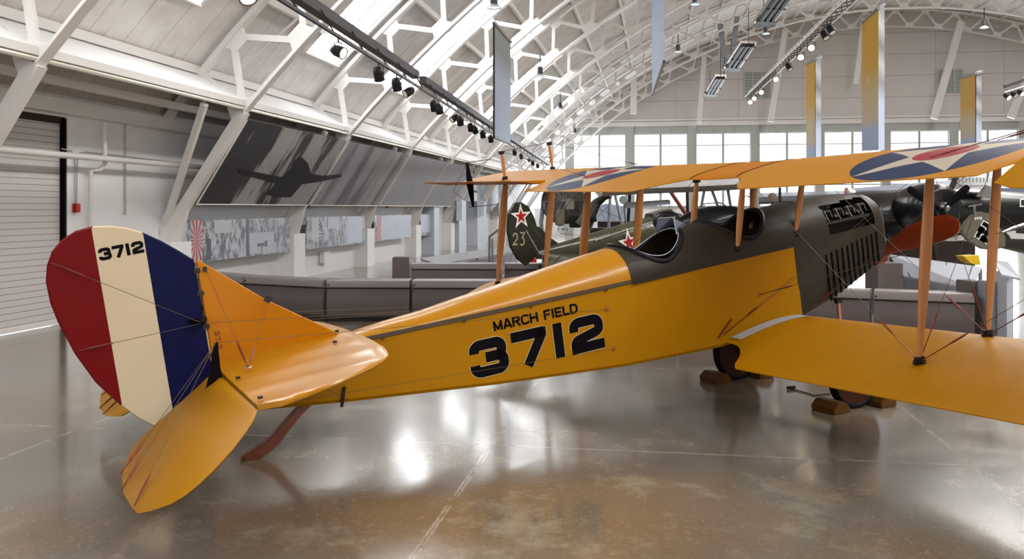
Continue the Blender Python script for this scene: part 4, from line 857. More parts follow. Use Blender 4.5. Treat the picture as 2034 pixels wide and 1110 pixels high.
# information rail running away on the left
a0, a1 = V((-2.2, 21.7, 0)), V((-.2, 28.2, 0)); d = (a1-a0).normalized(); n = V((d.y, -d.x, 0))
rail = empty('information_rail', a0, 'long angled grey information rail running away beyond the far barrier', 'rail'); rail_b = MB()
slab([V((0, 0, .80)), (a1-a0)+V((0, 0, .80)), (a1-a0)+n*.42+V((0, 0, .66)), n*.42+V((0, 0, .66))], (0, 0, .03), 'rail_top', mat('rail_top_grey', (.17, .165, .175), .45), rail)
slab([n*.40+V((0, 0, .64)), (a1-a0)+n*.40+V((0, 0, .64)), (a1-a0)+n*.36+V((0, 0, .06)), n*.36+V((0, 0, .06))], (0, .04, 0), 'rail_front', mat('mauve_grey_graphic', (.22, .20, .24), .5, var=.4, scale=2), rail)
for k in range(5): p = (a1-a0)*(k/4)+n*.25; MB().box(p+V((0, 0, .33)), (.08, .08, .66)).build('rail_post', steel, parent=rail)
# handrail loop
hr = MB(); hr.tube([on_y(972, 500, 24), on_y(972, 470, 24), on_y(988, 458, 23.4), on_y(996, 452, 23)], .03, 8); hr.tube([on_y(978, 500, 24), on_y(978, 474, 24)], .03, 8)
for q in (972, 978): p = on_y(q, 500, 24); hr.tube([p, V((p.x, p.y, 0))], .03, 8)
tag(hr.build('handrail', alum, smooth=True), 'small bent metal handrail post left of the red star rudder', 'handrail')
# white sloped display table on the right
t = empty('display_table', (0, 0, 0), 'long white sloping display table beyond the right barrier', 'display'); tz = [on_y(1766, 505, 19.0), on_y(1950, 530, 17.4), on_y(1930, 571, 16.6), on_y(1796, 548, 18.2)]
t.location = (tz[0].x, tz[0].y, 0); L0 = V(t.location)
slab([p-L0 for p in tz], (0, 0, -.03), 'table_top', palew, t)
fr_ = [on_y(1796, 549, 18.2), on_y(1930, 572, 16.6)]; slab([fr_[0]-L0, fr_[1]-L0, V((fr_[1].x, fr_[1].y+.02, .06))-L0, V((fr_[0].x, fr_[0].y+.02, .06))-L0], (0, .04, 0), 'table_front', palep, t)
for k in range(4):
    p = fr_[0].lerp(fr_[1], .1+.27*k); q = tz[0].lerp(tz[1], .1+.27*k); MB().tube([V((p.x, p.y-.01, p.z+.012))-L0, V((q.x, q.y, q.z+.008))-L0], .008, 4).build('panel_joint', steel, parent=t)
for p in (tz[0], tz[1], tz[2], tz[3]): MB().box(V((p.x, p.y+.05, (p.z-.03)/2))-L0, (.05, .05, p.z-.05)).build('leg', palep, parent=t)
# lectern on the right edge
t = empty('lectern', (0, 0, 0), 'white slanted lectern with grey top at the right edge', 'lectern'); Lp = [on_y(1972, 515, 13.6), on_y(2002, 520, 13.4), on_y(2027, 553, 12.9), on_y(1990, 545, 13.1)]; L0 = V((Lp[1].x, Lp[1].y, 0)); t.location = L0
slab([p-L0 for p in Lp], (0, 0, -.03), 'lectern_top', palew, t)
a_, c_ = on_y(1998, 540, 13.2), on_y(2011, 540, 13.2); MB().box(V(((a_.x+c_.x)/2, 13.35, a_.z/2))-L0, (c_.x-a_.x, .35, a_.z-.01)).build('side_panel', palew, parent=t)
a_, c_ = on_y(1962, 560, 13.45), on_y(1978, 560, 13.45); MB().box(V(((a_.x+c_.x)/2, 13.6, .47))-L0, (c_.x-a_.x, .3, .94)).build('back_panel', palep, parent=t)
a_, c_ = on_y(1978, 560, 13.6), on_y(1998, 560, 13.6); MB().box(V(((a_.x+c_.x)/2, 13.75, .75))-L0, (c_.x-a_.x, .04, .25)).build('infill_panel', bench_m, parent=t)

# ================================================================== OTHER AIRCRAFT AND MACHINES (background)
dgreen = mat('dark_green_fabric', (.022, .024, .014), .35, var=.2, scale=3, coat=.2); dgreen2 = mat('olive_green_metal', (.055, .058, .03), .3, var=.2, scale=3, coat=.4); starred = mat('star_red', (.42, .01, .012), .4)
gold = mat('gold_numeral', (.50, .38, .20), .5); dblack = mat('gloss_black_paint', (.007, .008, .009), .3, coat=.2); greyol = mat('brown_grey_paint', (.12, .105, .08), .45)
# red-star aircraft: built in the vertical plane through its axis
RD = V((math.cos(R(38)), math.sin(R(38)), 0)); RN = V((RD.y, -RD.x, 0)); RP = V((.25, 20.5, 0))
def rp(px, py, o=0.): return pick(px, py, RP+RN*o, RN)
ra = empty('red_star_airplane', RP, 'dark green airplane with red stars and the number 23 on its rudder', 'airplane')
def RB(mb, name, m, par=None, **k): return mb.build(name, m, parent=par or ra, off=RP, **k)
rud2 = [(1023, 403), (1035, 401), (1050, 410), (1061, 430), (1068, 455), (1069, 490), (1062, 513), (1046, 527), (1030, 515), (1016, 490), (1010, 458), (1012, 425)]
r2 = RB(MB().plate([rp(x, y, .04) for x, y in rud2], RN*-.08), 'rudder', dgreen)
RB(MB().plate([rp(x, y, .03) for x, y in ((1062, 448), (1074, 452), (1090, 470), (1108, 482), (1108, 500), (1066, 500))], RN*-.06), 'fin', dgreen)
def RS(cx0, cy0, r0, o_, par, rot=90):
    c0 = rp(cx0, cy0, o_); rr = r0*c0.y/FPX
    RB(MB().flat(star_pts(c0, RD, V((0, 0, 1)), rr, .382, rot)), 'star_border', whitew, par); RB(MB().flat(star_pts(c0+RN*.004, RD, V((0, 0, 1)), rr*.58, .40, rot)), 'star', starred, par)
RS(1035, 430, 27, .046, r2, 94)
b = MB(); q = rp(1018, 488, .046); h_ = 27*q.y/FPX; lettering(b, 'QW', q, RD, V((0, 0, 1)), h_, .10, .10, .62); RB(b, 'number', gold, r2)
fu = [((1066, 506), .10), ((1100, 500), .17), ((1150, 492), .26), ((1210, 483), .38), ((1270, 474), .50), ((1310, 470), .56), ((1345, 468), .60)]
rings = []
for (x, y), rr in fu:
    c0 = rp(x, y); rings.append([c0+RN*(rr*.72*math.cos(2*math.pi*j/20))+V((0, 0, rr*math.sin(2*math.pi*j/20))) for j in range(20)])
fu2 = RB(MB().loft(rings), 'fuselage', dgreen2, smooth=True, ang=60)
RS(1249, 482, 30, .36, fu2, 100)
RB(MB().tube([rp(1182, 478, .20), rp(1240, 458, .26), rp(1300, 440, .34)], .018, 6), 'spine_strip', mat('pale_green_strip', (.30, .31, .25), .4), fu2)
st_p = [on_y(1064, 493, 21.6), on_y(1085, 487, 22.6), on_y(1125, 484, 23.4), on_y(1172, 487, 23.2), on_y(1180, 497, 22.3), on_y(1160, 506, 21.), on_y(1120, 520, 19.4), on_y(1092, 527, 18.7), on_y(1078, 512, 19.7)]
RB(MB().plate(st_p, (0, 0, -.05)), 'stabilizer', mat('glossy_green_tailplane', (.09, .095, .06), .15, coat=1.))
RB(MB().tube([rp(1045, 458, .1), rp(1088, 532, .4)], .012, 5), 'tail_wire', alum); RB(MB().tube([rp(1072, 525), V((rp(1078, 560).x, rp(1078, 560).y, .08))], .03, 8), 'tailwheel_strut', steel)
c0 = rp(1078, 560); RB(MB().lathe([(-.04, .04), (-.04, .10), (.04, .10), (.04, .04)], (c0.x, c0.y, .10), RN, 20), 'tailwheel', tire)
for q in (1.2, 4.6): c0 = RP+RD*6.2+RN*(q-3); RB(MB().lathe([(-.08, .1), (-.08, .33), (.08, .33), (.08, .1)], (c0.x, c0.y, .33), RN, 24), 'wheel', tire); RB(MB().tube([(c0.x, c0.y, .33), rp(1340, 470)], .04, 6), 'gear_leg', steel)
RB(MB().loft([[rp(1290, 437)+RN*a+V((0, 0, b_)) for a, b_ in ((-.2, 0), (-.14, .16), (.14, .16), (.2, 0))], [rp(1325, 424)+RN*a+V((0, 0, b_)) for a, b_ in ((-.26, -.2), (-.18, .12), (.18, .12), (.26, -.2))]]), 'headrest_fairing', dgreen2)
for x0, x1, lb in ((1001, 1023, 'bright red wheel chock on the floor left of the red star rudder'), (1041, 1066, 'bright red wheel chock on the floor behind the foot of the red star rudder')):
    p, q = onfloor(x0, 524), onfloor(x1, 524); t = MB().box(((p.x+q.x)/2, p.y+.15, .10), (q.x-p.x, .3, .2)).build('floor_chock', mat('bright_red_chock', (.60, .02, .02), .4), bevel=.02); tag(t, lb, 'wheel chock', 'red wheel chocks')
# searchlight with operator controls
Y = 26.; sp = on_y(1122, 430, Y); sl = empty('searchlight', (sp.x, Y, 0), 'large dark drum searchlight with handwheel left of the gun', 'searchlight'); S0 = V((sp.x, Y, 0))
def SB(mb, name, m, par=None, **k): return mb.build(name, m, parent=par or sl, off=S0, **k)
dc = on_y(1122, 402, Y); dn = V((-.25, -1, .08)).normalized()
b = MB(); b.lathe([(-.5, .45), (-.35, .60), (.25, .62), (.27, .64), (.29, .60)], dc, dn, 40, caps=False); dm = SB(b, 'drum', mat('searchlight_drum', (.06, .056, .045), .5, var=.2, scale=4), smooth=True)
SB(MB().lathe([(0, .58), (.02, .58)], dc-dn*.05, dn, 40), 'reflector', mat('dim_reflector', (.10, .09, .07), .3, .3), dm)
for a in range(0, 180, 30): SB(MB().tube([dc+dn*.25+V((.6*math.cos(R(a)), 0, .6*math.sin(R(a)))), dc+dn*.25-V((.6*math.cos(R(a)), 0, .6*math.sin(R(a))))], .012, 4), 'guard_spoke', alum, dm)
b = MB(); b.box(on_y(1132, 405, Y-.5), (.22, .2, .30)); b.tube([on_y(1118, 440, Y-.5), on_y(1118, 420, Y-.5), on_y(1130, 395, Y-.5)], .04, 8); SB(b, 'carbon_arc_head', mat('grey_casting', (.22, .20, .16), .5))
SB(MB().box(on_y(1142, 440, Y-.4), (.32, .3, .34)), 'control_box', dblack, bevel=.02); SB(MB().box((dc.x, Y, .42), (1.3, 1.0, .84)), 'base_frame', dgreen2, bevel=.03)
SB(MB().tube([(dc.x-.6, Y, .8), (dc.x-.68, Y, 1.6), (dc.x-.62, Y, dc.z)], .06, 8), 'yoke_arm', palep); SB(MB().tube([(dc.x+.6, Y, .8), (dc.x+.68, Y, 1.6), (dc.x+.62, Y, dc.z)], .06, 8), 'yoke_arm', dgreen2)
hw = on_y(1118, 455, Y-.6); SB(MB().tube([hw+V((.13*math.cos(R(a)), 0, .13*math.sin(R(a)))) for a in range(0, 360, 24)], .015, 6, closed=True), 'handwheel', alum)
for a in range(0, 180, 60): SB(MB().tube([hw+V((.13*math.cos(R(a)), 0, .13*math.sin(R(a)))), hw-V((.13*math.cos(R(a)), 0, .13*math.sin(R(a))))], .01, 4), 'wheel_spoke', alum)
SB(MB().box(on_y(1112, 432, Y-.55), (.26, .25, .45)), 'gearbox', mat('grey_casting'and'grey_casting2', (.16, .15, .11), .5), bevel=.03)
# anti-aircraft gun
Y = 24.; gp = on_y(1182, 450, Y); gn = empty('antiaircraft_gun', (gp.x, Y, 0), 'dark gun with a raised barrel beside the crate', 'gun'); G0 = V((gp.x, Y, 0))
def GB(mb, name, m, par=None, **k): return mb.build(name, m, parent=par or gn, off=G0, **k)
GB(MB().tube([on_y(1158, 450, Y), on_y(1170, 428, Y), on_y(1186, 402, Y), on_y(1200, 392, Y-.2), on_y(1212, 386, Y-.3)], [.24, .20, .13, .09, .10], 12), 'barrel', mat('gun_metal', (.05, .045, .035), .4, .5), smooth=True)
GB(MB().tube([on_y(1165, 436, Y-.3), on_y(1184, 434, Y-.3)], .09, 10), 'recoil_cylinder', dblack); GB(MB().box((gp.x-.05, Y, .55), (.9, .7, 1.1)), 'mount', dgreen2, bevel=.04)
t = MB().box((on_y(1187, 456, 24.).x, 23.3, .74), (.56, .5, 1.56)).build('crate', dblack, bevel=.05); tag(t, 'tall dark equipment crate in front of the gun', 'crate')
# pale panel, posts, mirror disc
t = slab([on_y(1180, 440, 30), on_y(1256, 440, 30), on_y(1256, 412, 30), on_y(1205, 404, 30), on_y(1182, 412, 30)], (0, .3, 0), 'display_screen', mat('pale_blue_screen', (.38, .45, .56), .5, var=.1, scale=2)); pz_ = on_y(1215, 440, 30)
MB().box((pz_.x, 30.15, pz_.z/2), (.9, .1, pz_.z)).build('screen_base', steel, parent=t); tag(t, 'pale blue screen standing behind the two grey posts', 'screen')
for (x0, x1, y1, Y0, m_, lb) in ((1213, 1208, 470, 26, palep, 'grey vertical post behind the port wing, left of the mirror disc'), (1218, 1238, 455, 27, palep, 'grey slanting post beside the vertical grey post'), (1252, 1247, 455, 24.6, dblack, 'black vertical post right of the green mirror disc'), (1326, 1372, 440, 21, darkwood, 'brown slanting strut between two Jenny struts, seen against the windows'), (1365, 1366, 430, 24, steel, 'dark vertical post against the windows beside the slanting strut')):
    top = on_y(x0, 372, Y0); bt = on_y(x1, y1, Y0); b = MB().tube([top, bt], .045, 8)
    bt2 = V((bt.x+(bt.x-top.x)*.8, bt.y, 0)); b.tube([bt, bt2], .045, 8); t = b.build('support_post', m_, smooth=True); tag(t, lb.replace('two Jenny struts', 'two yellow wing struts'), 'post')
c0 = on_y(1238, 397, 25.5); t = MB().lathe([(-.02, .02), (-.015, .12), (.015, .12), (.02, .02)], c0, V((-.5, -1, 0)), 24).build('mirror_disc', mat('pale_green_disc', (.30, .40, .35), .3), smooth=True, ang=30)
MB().tube([c0, on_y(1243, 445, 25.5), (on_y(1243, 445, 25.5).x, 25.5, 0)], .015, 6).build('disc_stand', steel, parent=t); tag(t, 'pale green round disc on a thin stand', 'disc')
c0 = on_y(1534, 392, 18.); t = MB().lathe([(-.03, .03), (-.02, .09), (.02, .09), (.03, .03)], c0, V((-.2, -1, 0)), 24).build('round_gauge', mat('brown_disc', (.20, .15, .11), .4), smooth=True, ang=30)
MB().tube([c0, (c0.x, 18, 0)], .02, 6).build('gauge_stand', steel, parent=t); tag(t, 'small brown round disc above the engine cowling', 'disc')
# dark fighter behind the cockpits
Y = 17.5; fp = on_y(1415, 440, Y); fg = empty('dark_fighter', (fp.x, Y, 0), 'dark airplane behind the cockpits with its canopy between the wing struts', 'airplane'); F0 = V((fp.x, Y, 0))
def FB(mb, name, m, par=None, **k): return mb.build(name, m, parent=par or fg, off=F0, **k)
def lump(mb, c, rx, ry, rz, tilt=0., n=16, m=10):
    Rm = Matrix.Rotation(tilt, 3, 'Y'); mb.loft([[c+Rm @ V((rx*math.cos(math.pi*i/m), ry*math.sin(math.pi*i/m)*math.cos(2*math.pi*j/n)+0, rz*math.sin(math.pi*i/m)*math.sin(2*math.pi*j/n))) if 0 < i < m else c+Rm @ V((rx*math.cos(math.pi*i/m), 1e-4*math.cos(2*math.pi*j/n), 1e-4*math.sin(2*math.pi*j/n))) for j in range(n)] for i in range(m+1)]); return mb
FB(lump(MB(), on_y(1415, 440, Y), .75, .42, .30, R(-8)), 'fuselage', dblack, smooth=True, ang=80)
FB(lump(MB(), on_y(1325, 440, Y), .28, .25, .22), 'engine_nacelle', dblack, smooth=True, ang=80)
b = MB(); b.tube([on_y(1375, 425, Y), on_y(1395, 405, Y), on_y(1430, 402, Y), on_y(1458, 418, Y)], .012, 5); b.tube([on_y(1398, 404, Y), on_y(1400, 430, Y)], .012, 5); b.tube([on_y(1430, 402, Y), on_y(1432, 425, Y)], .012, 5); FB(b, 'canopy_frame', alum)
for x0, x1 in ((1400, 1392), (1412, 1428), (1445, 1452)): FB(MB().tube([on_y(x0, 372, Y), on_y(x1, 415, Y)], .03, 6), 'cabane_strut', mat('grey_green_strut', (.18, .19, .17), .5))
rings = []
for px_, yb_, Yk in ((1190, 390, 19.0), (1262, 386, 18.6), (1340, 383, 18.2), (1410, 380, 17.9), (1480, 376, 17.6), (1560, 371, 17.2)):
    q = on_y(px_, yb_, Yk); rings.append([q+V((0, dy, dz)) for dy, dz in ((-.75, .10), (-.70, .14), (-.2, .24), (.5, .20), (.9, .10), (.5, .04), (0, -.0), (-.5, .0))])
FB(MB().loft(rings), 'upper_wing', mat('pale_linen_wing', (.42, .41, .40), .6, var=.25, scale=3), smooth=True, ang=60)
FB(MB().plate([on_y(1240, 402, 19), on_y(1330, 396, 18), on_y(1332, 401, 17.6), on_y(1240, 409, 18.4)], (0, 0, -.05)), 'wing', palep)
for q in (-.8, .9): FB(MB().lathe([(-.08, .1), (-.08, .32), (.08, .32), (.08, .1)], (fp.x+q*.3, Y+q, .32), (0, 1, 0), 24), 'wheel', tire); FB(MB().tube([(fp.x+q*.3, Y+q, .32), (fp.x+q*.1, Y, 1.5)], .05, 6), 'gear_leg', steel)
for i, x0 in enumerate((1492, 1504, 1549)):
    p = on_y(x0, 372, 18.6+.3*i); t = MB().tube([p, (p.x, p.y, 0)], .03, 6).build('stanchion', [steel, mat('tan_post', (.35, .30, .22), .5), steel][i]); tag(t, ['thin dark post seen above the front cockpit', 'thin tan post above the front cockpit', 'thin dark post right of the brown disc'][i], 'post')
# black twin-engined bomber on the right
Y = 21.; bq = on_y(1850, 430, Y); bo = empty('black_bomber', (bq.x, Y, 0), 'large glossy black aircraft with black propeller blades beyond the engine cowling', 'airplane'); B0 = V((bq.x, Y, 0))
def BB(mb, name, m, par=None, **k): return mb.build(name, m, parent=par or bo, off=B0, **k)
rings = []
for px, yt, yb in ((1600, 398, 405), (1620, 392, 425), (1660, 386, 450), (1720, 380, 470), (1790, 376, 476), (1860, 372, 470), (1930, 374, 466), (2000, 380, 462), (2080, 386, 458), (2200, 394, 450)):
    a_, c_ = on_y(px, yt, Y), on_y(px, yb, Y); rr = (a_.z-c_.z)/2; cc = (a_+c_)/2; rings.append([cc+V((0, rr*1.1*math.cos(2*math.pi*j/24), rr*math.sin(2*math.pi*j/24))) for j in range(24)])
bf_ = BB(MB().loft(rings), 'fuselage', dblack, smooth=True, ang=70)
BB(MB().plate([on_y(1478, 384, 23), on_y(1690, 378, 23), on_y(1700, 384, 19.8), on_y(1500, 392, 19.8)], (0, 0, -.16)), 'wing', mat('slate_wing', (.10, .10, .12), .3), bevel=.05)
BB(MB().plate([on_y(1690, 374, 24), on_y(1900, 357, 24), on_y(2080, 352, 24), on_y(2080, 372, 22.5), on_y(1700, 379, 22.5)], (0, 0, -.10)), 'far_wing', mat('blue_grey_wing', (.16, .18, .24), .3))
hc = on_y(1872, 412, 19.3); ax = V((.08, -1, .02)).normalized()
BB(MB().lathe([(-1.2, .50), (-.5, .55), (-.1, .50), (0, .40), (.01, .36)], hc, ax, 32), 'engine_nacelle', dblack, smooth=True, ang=50)
BB(MB().lathe([(0, .12), (.12, .11), (.2, .06), (.24, .01)], hc, ax, 20), 'propeller_hub', alum, smooth=True)
for (x0, y0, x1, y1) in ((1852, 405, 1803, 373), (1888, 403, 1924, 370), (1872, 425, 1874, 462)):
    p0, p1 = on_y(x0, y0, 19.1), on_y(x1, y1, 19.1); d = (p1-p0).normalized(); n = V((-d.z, 0, d.x)); BB(MB().loft([[p0+(p1-p0)*t+n*(w_*math.cos(2*math.pi*j/10))+V((0, .015*math.sin(2*math.pi*j/10), 0)) for j in range(10)] for t, w_ in ((-.3, .04), (0, .06), (.4, .085), (.85, .08), (.97, .06), (1, .03))]), 'propeller_blade', black, smooth=True)
BB(lump(MB(), on_y(1812, 398, 20.3), .26, .3, .15, R(20)), 'glazed_nose', mat('greenish_glazing', (.14, .17, .13), .12, var=.6, scale=14, coat=1.), smooth=True, ang=80)
for x0, y0 in ((1828, 405), (1838, 418)): BB(lump(MB(), on_y(x0, y0, 19.9), .04, .04, .03), 'landing_light', whitew, bf_)
b = MB()
for k_ in range(9): a_ = on_y(1905+k_*7, 362, 20.4); c_ = on_y(1905+k_*7, 352, 20.4); b.tube([a_, c_], .012, 4)
BB(b, 'cockpit_glazing', alum); BB(MB().plate([on_y(1895, 376, 20.3), on_y(1972, 374, 20.3), on_y(1975, 352, 20.6), on_y(1905, 352, 20.6)], (0, .3, 0)), 'cockpit_canopy', dblack)
BB(MB().plate([on_y(1940, 390, 20.0), on_y(1978, 396, 19.9), on_y(1985, 372, 19.9), on_y(1958, 368, 20.0)], (0, .05, 0)), 'side_window', mat('grey_window', (.16, .16, .15), .2))
for (x0, Y0) in ((1778, 19.2), (1868, 19.2)): p = on_y(x0, 489, Y0); BB(MB().lathe([(-.12, .1), (-.12, .42), (.12, .42), (.12, .1)], (p.x, Y0, .42), (1, 0, 0), 24), 'wheel', tire); BB(MB().tube([(p.x, Y0, .42), (p.x, Y0+.3, 1.4)], .07, 8), 'gear_leg', steel)
b = MB(); q0 = on_y(2026, 410, 20.2); b.plate([on_y(2026, 394, 20.2), on_y(2060, 394, 20.2), on_y(2060, 411, 20.2), on_y(2026, 411, 20.2)], (0, .02, 0)); BB(b, 'panel_marking', whitew, bf_); BB(MB().plate([on_y(2029, 397, 20.19), on_y(2057, 397, 20.19), on_y(2057, 408, 20.19), on_y(2029, 408, 20.19)], (0, .01, 0)), 'panel_marking_center', dblack, bf_)
# grey-brown tail with its historical hooked-cross marking, and the dark fuselage behind it
Y = 15.2; tq = on_y(1950, 460, Y); tl = empty('grey_tailed_fighter', (tq.x, Y, 0), 'fighter with a brown-grey tail fin carrying a white-edged cross marking', 'airplane'); T0 = V((tq.x, Y, 0))
def TB(mb, name, m, par=None, **k): return mb.build(name, m, parent=par or tl, off=T0, **k)
tf_ = TB(MB().plate([on_y(x, y, Y) for x, y in ((1911, 455), (1917, 440), (1930, 427), (1948, 420), (1965, 424), (1980, 440), (1998, 470), (1998, 490), (1975, 497), (1950, 494), (1925, 480), (1913, 468))], (0, .07, 0)), 'tail_fin', greyol, bevel=.015)
def hook(c0, s_, w_, rot, o_, m, name):
    c_, k_ = math.cos(R(rot)), math.sin(R(rot)); b = MB()
    for q in range(4):
        a = q*90; ca, sa = math.cos(R(a)), math.sin(R(a))
        for (x0, x1, y0, y1) in ((-w_/2, s_, -w_/2, w_/2), (s_-w_, s_, -w_/2, s_)):
            P = []
            for x, y in ((x0, y0), (x1, y0), (x1, y1), (x0, y1)):
                x2, y2 = x*ca-y*sa, x*sa+y*ca; P.append(c0+V((x2*c_-y2*k_, o_-.0004*q, x2*k_+y2*c_)))
            b.flat(P)
    return TB(b, name, m, tf_)
c0 = on_y(1960, 463, Y); pxm = Y/FPX; hook(c0, 19*pxm, 12*pxm, -30, -.003, whitew, 'marking_border'); hook(c0, 17.2*pxm, 8.*pxm, -30, -.008, black, 'marking')
b = MB(); lettering(b, '0990', on_y(1936, 437, Y)+V((0, -.003, 0)), (1, 0, .05), (0, 0, 1), 6*pxm, .18, .1, .6); TB(b, 'serial_number', whitew, tf_)
TB(MB().tube([on_y(1937, 428, Y), on_y(1935, 408, Y)], .02, 6), 'aerial_mast', mat('grey_mast', (.2, .19, .17), .5)); TB(MB().tube([on_y(1924, 410, Y), on_y(1950, 406, Y)], .012, 5), 'aerial_bar', mat('grey_mast', (.2, .19, .17), .5))
rings = []
for px, yt, yb, Yk in ((1985, 462, 492, 15.3), (2010, 450, 498, 15.6), (2050, 436, 508, 16.), (2120, 425, 520, 16.6)):
    a_, c_ = on_y(px, yt, Yk), on_y(px, yb, Yk); rr = (a_.z-c_.z)/2; cc = (a_+c_)/2; rings.append([cc+V((0, rr*.7*math.cos(2*math.pi*j/20), rr*math.sin(2*math.pi*j/20))) for j in range(20)])
ff = TB(MB().loft(rings), 'fuselage', dblack, smooth=True, ang=60)
TB(MB().plate([on_y(x, y, 15.2) for x, y in ((1998, 461), (2008, 458), (2018, 458), (2018, 463), (2036, 464), (2036, 475), (2008, 474), (2006, 469))], (0, .02, 0)), 'white_marking', mat('grey_white_marking', (.50, .50, .48), .5), ff)
TB(MB().plate([on_y(x, y, 15.0) for x, y in ((1915, 509), (1944, 507), (1948, 526), (1938, 526), (1926, 521))], (0, .3, 0)), 'yellow_wheel_fairing', mat('bright_yellow_tip', (.68, .42, .01), .4))
TB(MB().tube([on_y(1965, 492, 15.3), (on_y(1965, 492, 15.3).x, 15.3, .1)], .03, 6), 'tail_support', steel); TB(MB().lathe([(-.05, .03), (-.05, .1), (.05, .1), (.05, .03)], (on_y(1965, 492, 15.3).x, 15.3, .1), (1, 0, 0), 16), 'tailwheel', tire)
t = MB().box((on_y(1850, 530, 22.).x, 22.4, .61+.18), (2.3, .5, 1.22)).build('dark_platform', mat('deep_brown_panel', (.05, .035, .03), .5), bevel=.02); tag(t, 'low dark brown platform under the black aircraft', 'platform')
t.location.z -= .18
# wheel chocks
def chockpair(c, lb):
    ax2 = F_
    for s_, w_ in ((1, 'front'), (-1, 'rear')):
        p = V((c.x, c.y, 0))+ax2*s_*.33; b = MB(); d = S_; pr = [(-.11, 0), (.11, 0), (.12, .05), (.05, .115), (-.05, .115), (-.12, .05)]
        b.loft([[p+ax2*x+d*y+V((0, 0, z)) for x, z in pr] for y in (-.15, .15)]); t = b.build('wheel_chock', chock, bevel=.008); tag(t, 'yellow-brown wooden chock %s the %s wheel' % ('ahead of' if s_ > 0 else 'behind', lb), 'wheel chock', 'wooden wheel chocks')
for sy, lb in ((1, 'nearer'), (-1, 'farther')): chockpair(O0+XB*5.986+S_*(sy*.876)+ZB*-1.35, lb)
b = MB(); q = [onfloor(1568, 773), onfloor(1600, 781), onfloor(1617, 787), onfloor(1650, 783)]
b.tube([p+V((0, 0, .008)) for p in q], .006, 6); b.box(q[0]+V((.02, 0, .02)), (.10, .03, .03), Matrix.Rotation(R(20), 3, 'Z')); t = b.build('chock_rope', ropeb); tag(t, 'thin black rope lying on the floor between the wheels', 'rope')

# ================================================================== OVERHEAD FIXTURES
track_m = mat('dark_track_paint', (.07, .06, .065), .5); lampw = mat('lamp_face_lit', (1, .9, .7), .5, emit=(1., .80, .52), estr=9.); canm = mat('spotlight_black', (.012, .011, .011), .45)
A1, A2 = on_z(592, -8, 4.95), on_z(1090, 326, 4.95); td = (A2-A1).normalized(); n = V((td.y, -td.x, 0)).normalized()
tk = empty('lighting_track', A1, 'dark square lighting beam with a pipe hanging under the left roof', 'lighting track')
for (t0, t1) in ((-.06, .155), (.17, 1.0)):
    p, q = A1.lerp(A2, t0)-A1, A1.lerp(A2, t1)-A1; MB().beam(p, q, .16, .16).build('box_beam', track_m, parent=tk)
P1, P2 = on_z(548, -6, 4.55), on_z(1078, 328, 4.62); MB().tube([P1-A1, P2-A1], .030, 8).build('hanging_pipe', canm, parent=tk, smooth=True)
L = (P2-P1).length
for k_ in range(28):
    t_ = (k_+.5)/28*1.0; p = P1.lerp(P2, t_); q = A1.lerp(A2, t_); pr_ = A1+td*((p-A1).dot(td)); MB().tube([p-A1, pr_-A1+V((0, 0, .1))], .012, 4).build('hanger_rod', canm, parent=tk)
def spotlight(p, lb, aim, grp, lit=False, sc=1.):
    t = empty('spotlight', p, lb, 'spotlight', grp); aim = V(aim).normalized()
    MB().tube([(0, 0, 0), (0, 0, -.10*sc)], .012*sc, 6).build('clamp', canm, parent=t)
    c = V((0, 0, -.26*sc)); sd = aim.cross(V((0, 0, 1))).normalized()
    MB().tube([c+sd*.11*sc, V((0, 0, -.12*sc))+sd*.10*sc, V((0, 0, -.10*sc)), V((0, 0, -.12*sc))-sd*.10*sc, c-sd*.11*sc], .010*sc, 5).build('yoke', canm, parent=t)
    can = MB().lathe([(-.15*sc, .035*sc), (-.13*sc, .07*sc), (-.05*sc, .10*sc), (.10*sc, .105*sc), (.12*sc, .11*sc), (.125*sc, .095*sc), (.10*sc, .09*sc)], c, aim, 18).build('can', canm, parent=t, smooth=True)
    MB().lathe([(.10*sc, .088*sc), (.112*sc, .088*sc)], c, aim, 18).build('lens', lampw if lit else mat('lens_dim', (.35, .33, .28), .2, emit=(1, .9, .75), estr=.25), parent=t)
    return t
spots = [(672, 78, .9, -.4, 'first'), (752, 120, .1, -.9, 'second'), (788, 145, .1, -.9, 'third'), (812, 158, -.7, -.5, 'fourth'), (862, 183, .2, -.9, 'fifth'), (872, 190, .2, -.9, 'sixth'), (903, 212, -.7, -.5, 'seventh'), (914, 218, .1, -.9, 'eighth'), (935, 232, .1, -.9, 'ninth'), (943, 236, .3, -.8, 'tenth'), (959, 248, .1, -.9, 'eleventh'), (975, 257, .1, -.9, 'twelfth'), (1022, 285, .2, -.9, 'thirteenth'), (1035, 294, .2, -.9, 'fourteenth'), (1050, 303, -.7, -.5, 'fifteenth'), (1058, 308, .2, -.9, 'sixteenth'), (1068, 314, .2, -.9, 'seventeenth')]
for i, (px, py, ax_, az_, od) in enumerate(spots):
    t_ = (px-548)/(1078-548.); 
    lo, hi = 0., 1.
    for _ in range(30):     # walk along the pipe to the lamp's place
        m_ = (lo+hi)/2; q = P1.lerp(P2, m_); 
        if CX+FPX*q.x/q.y < px: lo = m_
        else: hi = m_
    q = P1.lerp(P2, lo); spotlight(q, 'black spotlight, %s from the left end of the hanging pipe' % od, (ax_, -.45 if i in (0, 3, 6, 14) else .55, az_), 'spotlights on the left track', lit=od in ('first', 'fifteenth'), sc=.85)
p = on_z(490, -58, 4.6); spotlight(p, 'spotlight at the top edge above the second truss', (.3, -.5, -.8), 'spotlights on the left track', lit=True, sc=.9)
